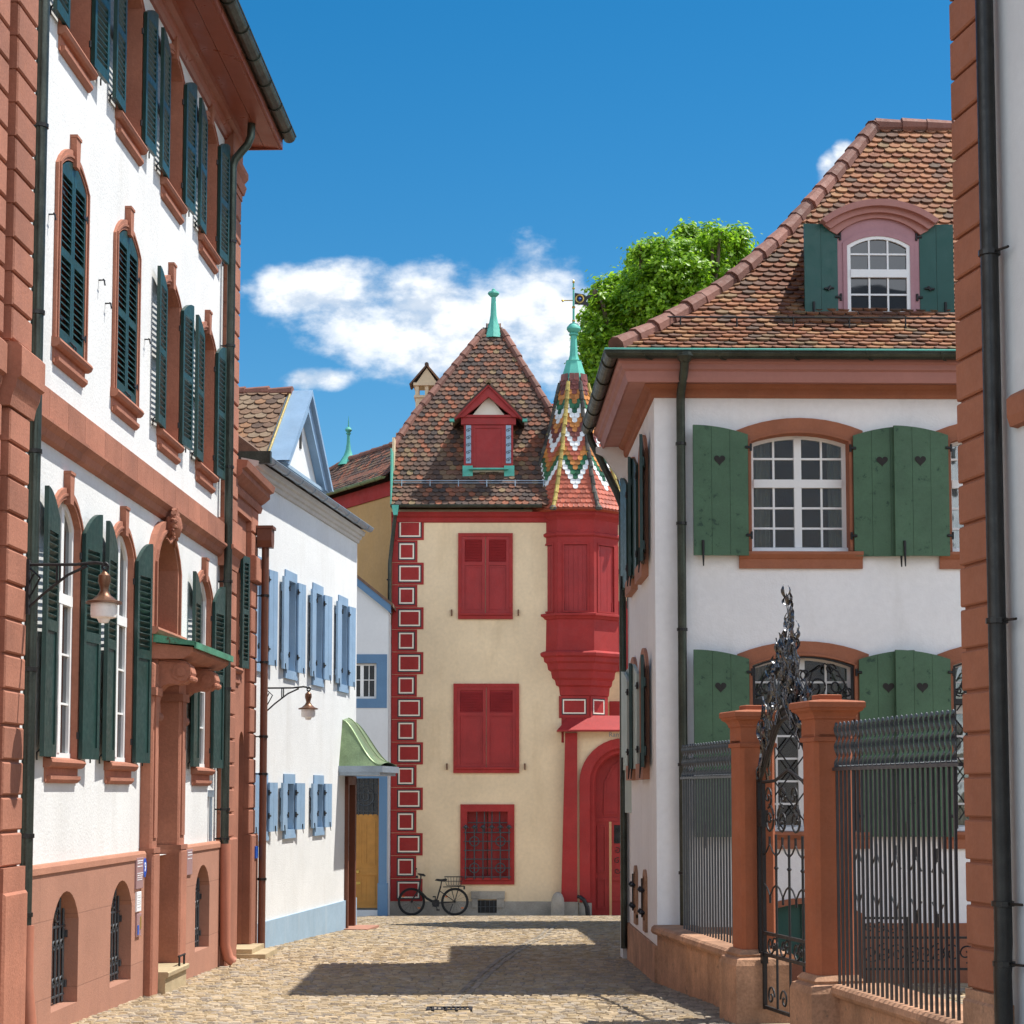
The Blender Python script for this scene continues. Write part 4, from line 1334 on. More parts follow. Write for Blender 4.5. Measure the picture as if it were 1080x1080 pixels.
# ------------------------------------------------------------------ cream and red house with oriel turret
D = thing('cream_house', 'cream house with red painted quoins, red shutters and steep hipped tile roof', 'house', (0, 47.6, 0))
mb = MB()
wall(mb, -3.02, 1.92, -1.8, 8.8, [(-1.15, -.08, -.45, 1.21), (1.78, 1.92, -1.8, 3.05)], 0, .35)
mb.box(-3.02, 1.74, .4, 10, -1.8, 8.8); mb.box(1.74, 1.92, .4, 10, 3.1, 8.8)
mb.quad((-3.02, 0, -1.8), (-3.02, .4, -1.8), (-3.02, .4, 8.8), (-3.02, 0, 8.8)); mb.quad((1.92, 0, 3.05), (1.92, .4, 3.05), (1.92, .4, 8.8), (1.92, 0, 8.8))
mb.box(-3.06, -3.0, .3, 8, 8.0, 10.7)
mb.build('wall', 'cream_plaster', D)
mb = MB(); mb.box(-3.05, 1.25, -.04, .1, -1.9, -1.05); mb.box(-1.02, -.18, -.07, .0, -.99, -.80); mb.box(-1.0, -.85, -.07, 0, -1.2, -.98); mb.box(-.38, -.2, -.07, 0, -1.2, -.98); pl = mb.build('plinth', 'grey_stone', D)
mb = MB(); mb.box(-.85, -.38, -.045, -.035, -1.33, -1.02, 1)
for k in range(4): mb.tube([(-.78 + .11 * k, -.06, -1.33), (-.78 + .11 * k, -.06, -1.02)], .010, 5)
mb.tube([(-.85, -.06, -1.18), (-.38, -.06, -1.18)], .010, 5); mb.build('cellar_vent', ['iron', 'interior'], pl)
mb = MB(); mb.box(2.55, 8, 3.4, 8, -1.8, 7.6); wg = mb.build('wing', 'cream_plaster', D)
mb = MB()
for zz in (2.2, 4.9):
    mb.box(2.62, 3.5, 3.34, 3.4, zz, zz + 1.9)
    for q in range(22): mb.box(2.66, 3.46, 3.325, 3.345, zz + .06 + q * .082, zz + .10 + q * .082)
mb.build('window', 'red_paint', wg)
mb = MB(); mb.prism([(3.1, 7.55), (3.1, 7.65), (5.8, 9.6), (8.2, 7.65), (8.2, 7.55)], 2.5, 8.2, 'x'); mb.build('roof', 'old_tile', wg)
# painted corner blocks: red, with a white and black inner border
mb = MB()
n = 17; p = (8.58 + 1.05) / n
for i in range(n):
    zb = 8.58 - (i + 1) * p; zt_ = zb + p
    xr = -2.23 if i % 2 == 0 else -2.39
    mb.box(-3.03, xr, -.014, .0, zb + .006, zt_ - .006, 0)
    a, b, c, d = -2.875, xr - .055, zb + .055, zt_ - .055
    mb.ring([(a, c), (a, d), (b, d), (b, c)], [(a + .03, c + .03), (a + .03, d - .03), (b - .03, d - .03), (b - .03, c + .03)], -.0165, -.012, 2, closed=True)
    a, b, c, d = a + .03, b - .03, c + .03, d - .03
    mb.ring([(a, c), (a, d), (b, d), (b, c)], [(a + .035, c + .035), (a + .035, d - .035), (b - .035, d - .035), (b - .035, c + .035)], -.0168, -.012, 1, closed=True)
mb.build('quoin', ['red_wash', 'cream_paint', 'black_paint'], D)
mb = MB(); mb.prism([(.0, 8.46), (-.05, 8.48), (-.05, 8.58), (-.10, 8.62), (-.14, 8.72), (.0, 8.74)], -3.05, 1.0, 'x'); mb.box(-3.05, -2.9, -.05, 0, 8.0, 8.46); mb.build('frieze', 'red_wash', D)
gutter(D, [(-3.05, -.34, 8.86), (.75, -.34, 8.86)], .07)
dp = downpipe(D, [(-2.94, -.34, 8.82), (-2.94, -.26, 8.6), (-3.02, -.10, 8.0), (-3.08, -.10, 7.4), (-3.10, -.10, -1.4)], .05, clips=[(-3.1, -.10, z) for z in (7, 5.5, 3.6, 1.6, -.4)])
mb = MB(); mb.prism([(-3.24, 6.25), (-3.0, 6.25), (-3.04, 5.85), (-3.16, 5.75), (-3.22, 5.85)], -.2, 0); mb.build('hopper', 'bronze', dp)
mb = MB(); mb.prism([(-3.02, 8.85), (-2.84, 8.85), (-2.88, 8.6), (-2.98, 8.6)], -.42, -.26); mb.box(-3.06, -3.03, -.40, .8, 8.85, 10.3); mb.build('hopper', 'verdigris', dp)
def red_shutters(x0, x1, z0, z1, zl):
    """closed pair of red shutters in a red painted frame, louvres above, panel below"""
    f = MB(); fw = .085
    f.ring([(x0, z0), (x0, z1), (x1, z1), (x1, z0)], [(x0 + fw, z0 + .12), (x0 + fw, z1 - fw), (x1 - fw, z1 - fw), (x1 - fw, z0 + .12)], -.05, 0, closed=True)
    f.box(x0 + .03, x1 - .03, -.085, 0, z0 + .10, z0 + .14)
    fo = f.build('window', 'red_wash', D)
    m = (x0 + x1) / 2
    for (a, b) in ((x0 + fw, m - .008), (m + .008, x1 - fw)):
        s = MB(); st = .08
        c, d = z0 + .14, z1 - fw
        s.box(a, a + st, -.035, -.005, c, d); s.box(b - st, b, -.035, -.005, c, d)
        s.box(a + st, b - st, -.035, -.005, d - st, d); s.box(a + st, b - st, -.035, -.005, c, c + st); s.box(a + st, b - st, -.035, -.005, zl - .09, zl)
        s.box(a + st, b - st, -.018, -.004, c + st, zl - .09)
        s.ring([(a + st + .02, c + st + .02), (a + st + .02, zl - .11), (b - st - .02, zl - .11), (b - st - .02, c + st + .02)], [(a + st + .05, c + st + .05), (a + st + .05, zl - .14), (b - st - .05, zl - .14), (b - st - .05, c + st + .05)], -.026, -.01, closed=True)
        z = zl + .01
        while z < d - st - .03:
            s.add([(a + st, -.032, z), (b - st, -.032, z), (b - st, -.006, z + .035), (a + st, -.006, z + .035)], [(0, 1, 2, 3)]); z += .04
        s.box(a + st, b - st, -.005, 0, zl, d - st)
        so = s.build('shutter', 'red_paint', fo)
    for x in (x0 + fw * .7, x1 - fw * .7):
        for z in (z0 + .35, z1 - .45): MB().box(x - .03, x + .03, -.06, -.04, z - .05, z + .05).build('hinge', 'red_paint', fo)
    for x in (x0 - .16, x1 + .14):
        c = MB(); c.tube([(x, 0, z0 + .2), (x, -.06, z0 + .2), (x, -.07, z0 + .1)], .015, 5); c.box(x - .02, x + .02, -.06, -.02, z0 + .08, z0 + .24)
        c.build('shutter_catch', 'bronze', fo)
red_shutters(-1.36, .02, 6.01, 8.19, 7.46)
red_shutters(-1.47, .18, 2.14, 4.38, 3.66)
# barred ground floor window
f = MB()
f.ring([(-1.29, -.63), (-1.29, 1.36), (.06, 1.36), (.06, -.63)], [(-1.12, -.42), (-1.12, 1.18), (-.11, 1.18), (-.11, -.42)], -.045, .2, closed=True)
f.box(-1.20, -.03, -.09, 0, -.52, -.46)
fo = f.build('window', 'red_wash', D)
s = MB(); s.box(-1.12, -.62, .22, .26, -.42, 1.18); s.box(-.60, -.11, .15, .19, -.42, 1.18); s.box(-.60, -.52, .13, .17, -.42, 1.18); s.box(-.36, -.30, .135, .16, -.42, 1.18); s.build('shutter', 'red_paint', fo)
g = MB()
for k in range(6):
    x = -1.155 + k * .216
    g.tube([(x, -.11, -.50), (x, -.11, .78)], .017, 6)
    g.lathe([(.0, -.06), (.045, -.02), (.055, .0), (.04, .03), (0.0, .06)], (x, -.13, .80), 8)
    for s_ in (-1, 1): g.tube([(x, -.12, .74), (x + s_ * .06, -.14, .80), (x + s_ * .08, -.14, .77)], .012, 5)
for z in (.66, .44, .22, .0, -.22, -.44): g.tube([(-1.20, -.11, z), (-.03, -.11, z)], .016, 6)
for k in range(4): g.tube([(-.88 + k * .19, .05, .66), (-.88 + k * .19, .05, 1.18)], .016, 6)
g.tube([(-1.1, .05, .9), (-.12, .05, .9)], .015, 6)
for x in (-.94, -.29):
    for z in (.44, -.22): g.torus((x, -.115, z), .115, .016, 'y', 24, 6)
for x in (-1.155, -.075):
    for z in (.66, -.44): g.tube([(x, -.11, z), (x, 0, z)], .015, 5)
g.build('grille', 'iron', fo)
mb = MB(); mb.tube([(1.36, -.12, 0.10), (1.60, -.12, .12)], .02, 6); mb.build('handrail_stub', 'flat_iron', D)

# main roof
def droof(t): return 1.30 * t if t < .5 else .65 + (t - .5) * 1.73
def dl_(t): return -3.06 if t < 1.2 else -3.06 + (t - 1.2) * 1.18
def dr_(t): return 2.49 - t * .872 if t > .95 else 1.25
mb = MB()
tile_face(mb, droof, 0.0, 3.2, lambda t: (dl_(t), dr_(t)), .168, .150, (0, -.36, 8.84), (1, 0, 0), (0, 1, 0), lift=.044, thick=.026, jit=.010)
ts = [0, .25, .5, .94, .96, 1.2, 2.2, 3.2]
for a, b in zip(ts, ts[1:]):
    mb.quad((dl_(a), -.36 + a, 8.81 + droof(a)), (dr_(a), -.36 + a, 8.81 + droof(a)), (dr_(b), -.36 + b, 8.81 + droof(b)), (dl_(b), -.36 + b, 8.81 + droof(b)))
ap = (8.80 + droof(3.2))
mb.add([(-3.06, .84, 8.8 + droof(1.2)), (-.70, 2.84, ap), (-.70, 7.5, ap), (-3.06, 9.5, 8.8 + droof(1.2)),
        (1.9, .4, 8.8), (-.30, 2.84, ap), (-.30, 7.5, ap), (2.2, 10.4, 8.8), (-3.06, 10.4, 8.8)],
       [(0, 1, 2, 3), (4, 5, 6, 7), (3, 2, 6, 7, 8), (1, 5, 6, 2)])
drf = mb.build('roof', 'old_tile', D)
for q in ([(dl_(t), -.36 + t, 8.85 + droof(t)) for t in (1.1, 1.6, 2.2, 2.7, 3.15)], [(dr_(t), -.36 + t, 8.85 + droof(t)) for t in (1.0, 1.2, 1.7, 2.2, 3.15)], [(-.5, 2.9, ap + .02), (-.5, 7.4, ap + .02)]):
    mb = MB(); cover_tiles(mb, q, .112, .40); mb.build('ridge_tile', 'hip_tile', drf)
mb = MB(); mb.tube([(-3.0, -.36 + .42, 8.84 + droof(.42) + .16), (1.0, -.36 + .42, 8.84 + droof(.42) + .16)], .013, 6); mb.tube([(-3.0, -.36 + .42, 8.84 + droof(.42) + .10), (1.0, -.36 + .42, 8.84 + droof(.42) + .10)], .010, 6)
for k in range(6): mb.tube([(-2.8 + .72 * k, .02, 8.84 + droof(.4)), (-2.8 + .72 * k, .06, 8.84 + droof(.42) + .18)], .012, 5)
mb.build('snow_guard', 'zinc', drf)
def roof_finial(x, y, z, k=1.0):
    f = MB()
    f.lathe([(.30 * k, -.34), (.20 * k, -.10), (.12 * k, .10), (.085 * k, .30), (.07 * k, .62), (.06 * k, .80), (.09 * k, .82), (.13 * k, .86), (.16 * k, .90), (.14 * k, .95), (.06 * k, .98), (.05 * k, 1.02), (0.01, 1.05)], (x, y, z), 8)
    return f.build('finial', 'verdigris', drf, smooth=35)
roof_finial(-.5, 2.86, ap + .10); roof_finial(-.5, 7.5, ap + .05)
# chimney with arcaded cowl
mb = MB()
cx, cy = -2.45, 6.4
mb.box(cx - .32, cx + .32, cy - .3, cy + .3, 10.0, 12.95)
mb.box(cx - .36, cx + .36, cy - .34, cy + .34, 12.95, 13.02)
for sx in (-.28, 0, .28):
    for sy in (-.26, .26): mb.box(cx + sx - .05, cx + sx + .05, cy + sy - .05, cy + sy + .05, 13.02, 13.30)
mb.box(cx - .38, cx + .38, cy - .36, cy + .36, 13.30, 13.38)
mb.prism([(cx - .30, 13.38), (cx + .30, 13.38), (cx, 13.82)], cy - .30, cy + .30)
ch = mb.build('chimney', 'cream_plaster', drf)
mb = MB()
for s in (-1, 1):
    mb.prism([(cx + s * .50, 13.34), (cx + s * .46, 13.32), (cx, 13.86), (cx, 13.93)], cy - .38, cy + .38)
mb.tube([(cx, cy - .4, 13.91), (cx, cy + .4, 13.91)], .06, 8)
mb.build('cowl_roof', 'brown_tile', ch)
# dormer on the front slope
mb = MB()
dx, dyf = -.60, .25
mb.box(dx - .62, dx + .62, dyf + .03, 1.6, 9.62, 11.05)
mb.prism([(dx - .60, 11.05), (dx + .60, 11.05), (dx, 11.78)], dyf + .05, 1.6, 'y')
dm = mb.build('dormer', 'cream_paint', drf)
mb = MB()
mb.ring([(dx - .63, 9.95), (dx - .63, 11.06), (dx + .63, 11.06), (dx + .63, 9.95)], [(dx - .38, 9.95), (dx - .38, 10.98), (dx + .38, 10.98), (dx + .38, 9.95)], dyf - .01, dyf + .06)
mb.box(dx - .40, dx + .40, dyf + .0, dyf + .05, 9.86, 11.0); mb.box(dx - .70, dx + .70, dyf - .05, dyf + .1, 11.02, 11.20); mb.box(dx - .76, dx + .76, dyf - .09, dyf + .1, 11.20, 11.26)
mb.ring([(dx - .38, 9.95), (dx - .38, 10.98), (dx + .38, 10.98), (dx + .38, 9.95)], [(dx - .335, 9.95), (dx - .335, 10.93), (dx + .335, 10.93), (dx + .335, 9.95)], dyf - .025, dyf + .03)
for s in (-1, 1):
    mb.prism([(dx + s * .86, 11.16), (dx + s * .62, 11.20), (dx, 11.72), (dx, 12.02), (dx + s * .40, 11.62), (dx + s * .66, 11.34)], dyf - .14, dyf + .02)
    mb.prism([(dx + s * .90, 11.13), (dx + s * .84, 11.12), (dx, 11.98), (dx, 12.06), (dx + s * .42, 11.64), (dx + s * .68, 11.36)], dyf - .20, dyf - .02)
mb.build('dormer_frame', 'red_paint', dm)
mb = MB()
for s in (-1, 1):
    xs_ = [dx + s * .92, dx + s * .70, dx + s * .42, dx]; zs_ = [11.13, 11.38, 11.67, 12.08]
    for (xa, za), (xb, zb) in zip(zip(xs_, zs_), list(zip(xs_, zs_))[1:]):
        mb.prism([(xa, za), (xb, zb), (xb, zb - .05), (xa, za - .05)], dyf - .22, 1.9)
mb.tube([(dx, dyf - .22, 12.08), (dx, 1.9, 12.08)], .075, 8)
mb.build('dormer_roof', 'old_tile', dm)
mb = MB()
mb.box(dx - .66, dx - .40, dyf - .03, dyf + .02, 9.62, 9.96); mb.box(dx + .40, dx + .66, dyf - .03, dyf + .02, 9.62, 9.96)
mb.box(dx - .66, dx + .66, dyf - .04, dyf + .03, 9.58, 9.66); mb.box(dx - .50, dx + .50, dyf - .18, dyf - .0, 9.84, 9.88)
for s in (-1, 1): mb.box(dx + s * .93 - .06, dx + s * .93 + .06, dyf - .24, dyf - .1, 11.06, 11.13)
mb.build('dormer_flashing', 'verdigris', dm)
mb = MB()
for s in (-1, 1):
    mb.box(dx + s * .51 - .065, dx + s * .51 + .065, dyf - .03, dyf + .0, 10.02, 11.0, 0)
    for q in range(5):
        z = 10.12 + .19 * q
        for k2 in (-1, 1): mb.tube([(p[0], dyf - .034, p[2]) for p in spiral(dx + s * .51 + k2 * .02, z, .05, 1, 0, k2, n=10)], .007, 4, 1)
mb.build('painted_panel', ['blue_plinth', 'black_paint'], dm)
# gable of a second dormer on the right-hand slope
mb = MB()
mb.prism([(3.0, 10.9), (4.6, 10.9), (3.8, 12.05)], .9, 2.6, 'x'); mb.build('side_dormer', 'cream_paint', drf)
mb = MB()
for (a, b) in (((2.9, 10.82), (3.8, 12.1)), ((4.7, 10.82), (3.8, 12.1))):
    mb.prism([a, (a[0], a[1] + .22), (b[0], b[1] + .2), b], 1.0, 2.72, 'x')
mb.build('side_dormer_roof', 'red_paint', drf)

# oriel: eight-sided, on stepped corbels, with a glazed-tile spire
OX, OY = 1.60, .82
K8 = 1 / math.cos(PI / 8)
prof = [(.835, 2.9), (.835, 4.07), (.86, 4.09), (.88, 4.30), (.93, 4.34), (.95, 4.46), (1.00, 4.52), (1.02, 4.68), (1.07, 4.73), (1.09, 4.88), (1.14, 4.93), (1.15, 5.03), (1.20, 5.07), (1.21, 5.14), (1.18, 5.17), (1.11, 5.20), (1.10, 5.98), (1.13, 6.00), (1.16, 6.05), (1.20, 6.08), (1.20, 6.13), (1.06, 6.16), (1.06, 8.06), (1.12, 8.08), (1.15, 8.11), (1.15, 8.16), (1.10, 8.20), (1.10, 8.50), (1.14, 8.56), (1.20, 8.62), (1.22, 8.78), (.5, 8.8)]
mb = MB(); mb.lathe([(r * K8, z) for r, z in prof], (OX, OY, 0), 8, 0, PI / 8)
ori = mb.build('oriel', 'red_wash', D)
def oriel_window(k):
    """frame and boarded shutter on the facet turned k * 45 degrees from the front"""
    a = R(45 * k)
    loc = (OX + 1.06 * math.sin(a), OY - 1.06 * math.cos(a), 0)
    f = MB()
    f.ring([(-.455, 6.14), (-.455, 8.09), (.455, 8.09), (.455, 6.14)], [(-.30, 6.20), (-.30, 7.87), (.30, 7.87), (.30, 6.20)], -.042, .02, closed=True)
    f.ring([(-.33, 6.16), (-.33, 7.92), (.33, 7.92), (.33, 6.16)], [(-.29, 6.20), (-.29, 7.87), (.29, 7.87), (.29, 6.20)], -.06, .0, closed=True)
    fo = f.build('window', 'red_wash', ori, loc, a)
    s = MB()
    for q in range(5):
        s.box(-.295 + .118 * q + .002, -.295 + .118 * (q + 1) - .002, -.016 - .003 * (q % 2), .005, 6.2, 7.87)
    for x in (-.25, .25): s.box(x - .02, x + .02, -.03, -.01, 6.22, 6.45)
    s.build('shutter', 'red_paint', fo)
for k in (-1, 0, 1, 2): oriel_window(k)
def spire_ap(z):
    tab = [(8.74, 1.36), (8.95, 1.25), (9.4, 1.07), (10.46, .745), (11.3, .53), (12.25, .335)]
    for (a, ra), (b, rb) in zip(tab, tab[1:]):
        if z <= b: return ra + (rb - ra) * (z - a) / (b - a)
    return .335
SEQ = [0, 0, 0, 0, 1, 1, 2, 3, 3, 3, 0, 1, 1, 2, 5, 3, 3, 4, 1, 1, 2, 2, 3, 4, 4, 1, 4, 4, 4, 4, 4]
mb = MB()
zr = []
z = 8.76
while z < 12.25: zr.append(z); z += .128
T8 = math.tan(PI / 8)
for fc in range(8):
    a = R(45 * fc)
    od = Vector((math.sin(a), -math.cos(a), 0)); tg = Vector((math.cos(a), math.sin(a), 0))
    C0 = Vector((OX, OY, 0))
    for r, z in enumerate(zr):
        r0, r1 = spire_ap(z), spire_ap(z + .2)
        s0 = od * r0; s1 = od * r1 + Vector((0, 0, .2))
        sv = (s1 - s0).normalized(); nv = tg.cross(sv); nv = nv if nv.dot(od) > 0 else -nv
        hw = r0 * T8 - .02
        w = .128
        off = .5 * (r % 2)
        kk = int(hw / w) + 2
        for k in range(-kk, kk + 1):
            cx = (k + off) * w
            l, h = max(cx - w * .485, -hw), min(cx + w * .485, hw)
            if h - l < .02: continue
            ix = int(r - abs(k + off) * 1.6 + .01)
            ix = max(0, min(ix, len(SEQ) - 1))
            mi = SEQ[ix]
            if r < 3: mi = 0
            base = C0 + Vector((0, 0, z)) + s0
            dn = random.uniform(0, .006)
            low = []
            for q in range(7):
                x = cx - w * .485 + w * .97 * q / 6
                e = abs(q - 3) / 3
                low.append((min(max(x, l), h), w * .42 * (1 - math.sqrt(1 - (e * .96) ** 2))))
            P = lambda x, v, up: base + tg * x + sv * v + nv * (up + dn)
            vs = [P(x, v, .028) for x, v in low] + [P(h, .2, .004), P(l, .2, .004)] + [P(x, v, .010) for x, v in low]
            mb.add(vs, [tuple(range(9))] + [(q, q + 1, 10 + q, 9 + q) for q in range(6)], mi)
mb.lathe([((spire_ap(z) - .004) * K8, z) for z in (8.74, 8.95, 9.4, 10.46, 11.3, 12.25)], (OX, OY, 0), 8, 0, PI / 8)
mb.lathe([(1.15 * K8, 8.70), (1.36 * K8, 8.735), (1.30 * K8, 8.75)], (OX, OY, 0), 8, 0, PI / 8)
spi = mb.build('spire', ['glaze_red', 'glaze_white', 'glaze_green', 'glaze_orange', 'glaze_plum', 'glaze_plum'], ori)
for fc in range(8):
    mb = MB(); a = R(45 * fc + 22.5)
    od = Vector((math.sin(a), -math.cos(a), 0))
    pts = [Vector((OX, OY, z)) + od * (spire_ap(z) * K8 + .02) for z in (8.74, 8.95, 9.4, 10.0, 10.46, 11.3, 12.2)]
    cover_tiles(mb, pts, .062, .24, fc % 2, 8)
    mb.lathe([(.0, -.05), (.08, -.03), (.09, .03), (.05, .08), (0, .09)], tuple(pts[0]), 8, 0)
    mb.build('ridge_tile', ['lead_hip', 'yellow_hip'], ori)
mb = MB()
mb.lathe([(.37 * K8, 12.16), (.33 * K8, 12.30), (.24 * K8, 12.60), (.19 * K8, 12.78), (.20 * K8, 12.80), (.14 * K8, 12.82), (.105 * K8, 12.95), (.075 * K8, 13.5)], (OX, OY, 0), 8, 0, PI / 8)
mb.lathe([(.075, 13.46), (.12, 13.48), (.12, 13.52), (.09, 13.54), (.15, 13.58), (.185, 13.64), (.17, 13.70), (.10, 13.78), (.04, 13.80), (.03, 13.86), (.028, 14.2), (.02, 14.85)], (OX, OY, 0), 14)
mb.build('spire_cap', 'verdigris', ori, smooth=40)
mb = MB()
for z, r in ((13.86, .045), (14.22, .05), (14.72, .04)): mb.lathe([(0, -r), (r * .8, -r * .5), (r, 0), (r * .8, r * .5), (0, r)], (OX, OY, z), 10, 1)
mb.lathe([(0, -.05), (.035, 0), (.02, .05), (0, .08)], (OX, OY, 14.88), 8, 1)
fl = [(.03, 14.30), (.30, 14.28), (.37, 14.24), (.40, 14.30), (.33, 14.38), (.36, 14.44), (.52, 14.54), (.40, 14.55), (.30, 14.50), (.28, 14.56), (.03, 14.60)]
mb.prism([(OX + x, z) for x, z in fl], OY - .012, OY + .012, 'y', 0)
mb.torus((OX + .16, OY - .015, 14.44), .10, .018, 'y', 20, 5, 1); mb.lathe([(0, -.05), (.05, 0), (0, .05)], (OX + .16, OY - .015, 14.44), 8, 2)
mb.tube([(OX, OY, 14.40), (OX - .26, OY, 14.40)], .015, 5, 1); mb.lathe([(0, -.05), (.045, 0), (0, .05)], (OX - .28, OY, 14.40), 8, 1)
mb.build('weathervane', ['flat_iron', 'gold', 'enamel_blue'], ori)
# painted blocks on the corner below the corbel
for kf in (0, 1):
    an = R(45 * kf)
    mb = MB(Matrix.Translation((OX + .837 * math.sin(an), OY - .837 * math.cos(an), 0)) @ Matrix.Rotation(an, 4, 'Z'))
    hw = .40 if kf == 0 else .335
    x0 = -.42 if kf == 0 else -.325
    mb.box(x0, hw - .07, -.02, .02, 3.52, 4.07, 0)
    a, b, c, d = x0 + .07, hw - .13, 3.60, 4.01
    mb.ring([(a, c), (a, d), (b, d), (b, c)], [(a + .025, c + .025), (a + .025, d - .025), (b - .025, d - .025), (b - .025, c + .025)], -.0225, -.018, 2, closed=True)
    a, b, c, d = a + .025, b - .025, c + .025, d - .025
    mb.ring([(a, c), (a, d), (b, d), (b, c)], [(a + .03, c + .03), (a + .03, d - .03), (b - .03, d - .03), (b - .03, c + .03)], -.0228, -.018, 1, closed=True)
    mb.build('quoin', ['red_wash', 'cream_paint', 'black_paint'], D)

# ------------------------------------------------------------------ gateway in the yard wall
GW = thing('gateway', 'red framed arched gateway with lean-to coping at the right of the cream house', 'gateway', (0, 47.6, 0))
mb = MB()
gx = 2.80
wall(mb, 1.30, 6.2, -1.8, 3.25, [(gx - .98, gx + .98, -1.8, 2.95)], -.10, .5)
arch_fill(mb, .98, 1.95, .99, 2.95, gx, -.10, .5, n=20)
mb.box(5.2, 6.2, -.1, .4, -1.8, 3.25)
mb.quad((1.3, -.1, 3.25), (6.2, -.1, 3.25), (6.2, .4, 3.25), (1.3, .4, 3.25)); mb.quad((1.3, .4, 3.25), (1.8, .4, 3.25), (1.8, .4, -1.8), (1.3, .4, -1.8))
mb.build('wall', 'cream_plaster', GW)
mb = MB()
mb.prism([(1.22, -1.05), (1.62, -1.05), (1.63, 3.14), (1.33, 3.14)], -.20, -.10)
mb.prism([(gx + 1.2, -1.8), (gx + 1.55, -1.8), (gx + 1.45, 3.14), (gx + 1.2, 3.14)], -.20, -.10)
mb.build('pilaster', 'red_wash', GW)
mb = MB(); mb.box(1.20, 1.64, -.24, -.08, -1.9, -1.05); mb.box(1.66, 1.98, -.16, .3, -1.9, -1.08); mb.build('base_stone', 'grey_stone', GW)
mb = MB()
mb.ring(arch(1.12, -1.06, 1.9, 1.11, 20, gx), arch(.86, -1.06, 1.92, .85, 20, gx), -.16, .1)
mb.ring(arch(.90, -1.5, 1.92, .89, 20, gx), arch(.74, -1.5, 1.92, .73, 20, gx), -.06, .3)
mb.ring(arch(.76, -1.5, 1.92, .75, 20, gx), arch(.70, -1.5, 1.92, .69, 20, gx), .05, .42)
mb.build('arch_surround', 'red_wash', GW)
mb = MB()
mb.prism([(-.42, 3.17), (-.42, 3.21), (.05, 3.58), (.4, 3.58), (.4, 3.17)], 1.45, 6.3, 'x')
mb.add([(1.12, -.42, 3.20), (1.45, -.42, 3.20), (1.45, .05, 3.58), (1.12, -.42, 3.17), (1.45, -.42, 3.17), (1.12, .1, 3.17), (1.45, .3, 3.17), (1.12, .1, 3.2)], [(0, 1, 2), (0, 1, 4, 3), (3, 4, 6, 5), (0, 2, 7), (3, 0, 7, 5)])
mb.build('coping', 'red_paint', GW)
mb = MB()
mb.prism([(gx - .73, -1.42), (gx - .36, -1.42), (gx - .36, .95), (gx - .73, .95)], .30, .38)
mb.prism(arch(.74, .98, 1.92, .72, 16, gx), .30, .38)
mb.box(gx - .74, gx + .74, .27, .36, .92, 1.02)
for (a, b, c, d) in ((gx - .66, gx - .43, -.35, .82), (gx - .66, gx - .43, -1.25, -.5)):
    mb.ring([(a, c), (a, d), (b, d), (b, c)], [(a + .04, c + .04), (a + .04, d - .04), (b - .04, d - .04), (b - .04, c + .04)], .275, .31, closed=True)
for s in (-1, 1):
    mb.ring([(gx + s * .06, 1.10), (gx + s * .06, 2.45), (gx + s * .28, 2.32), (gx + s * .48, 1.9), (gx + s * .50, 1.10)], [(gx + s * .11, 1.15), (gx + s * .11, 2.36), (gx + s * .26, 2.24), (gx + s * .43, 1.88), (gx + s * .45, 1.15)], .275, .31, closed=True)
mb.box(gx + .38, gx + .74, .30, .38, -1.42, .95)
dd = mb.build('door', 'red_paint', GW)
lf = MB()
lf.box(gx - .30, gx + .36, .24, .30, -1.42, -.62); lf.box(gx - .30, gx - .24, .24, .30, -.62, .92); lf.box(gx + .30, gx + .36, .24, .30, -.62, .92); lf.box(gx - .24, gx + .30, .24, .30, .84, .92)
lf.box(gx - .30, gx + .36, .22, .30, -.55, -.45); lf.box(gx - .24, gx + .30, .255, .285, -.62, .45 - .07)
lf.box(gx - .30, gx + .36, .21, .30, -1.05, -.97)
lf.box(gx - .24, gx + .30, .27, .28, .38, .84, 1)
for q in range(5):
    for k in range(3):
        lf.tube([(p[0], .245, p[2]) for p in spiral(gx - .16 + .18 * k, -.3 + .25 * q, .085, 1.2, q, 1 if (q + k) % 2 else -1, n=12)], .012, 4, 1)
lf.build('wicket', ['red_paint', 'flat_iron'], GW)
text_mesh('inscription', 'Ramsteinerhof', .17, 'zinc', GW, (gx + .12, -.104, 3.095), (R(90), 0, 0), .001)
mb = MB()
mb.lathe([(.17, -.1), (.165, .25), (.15, .40), (.11, .50), (.05, .55), (0, .56)], (0, 0, 0), 14)
tag(mb.build('guard_stone', 'grey_stone', None, (1.13, 47.2, gz(47.2) + .02), smooth=60), 'rounded grey guard stone standing at the foot of the red gateway pilaster', 'bollard')
mb = MB()
mb.tube([(1.88, 0, -.05), (1.86, -.02, .2), (1.78, -.04, .38), (1.68, -.04, .46), (1.62, -.02, .46)], [.06, .06, .055, .05, .045], 8)
tag(mb.build('wheel_guard', 'flat_iron', None, (0, 47.28, gz(47.2)), smooth=60), 'bent dark iron wheel guard at the inner foot of the gateway', 'wheel guard')
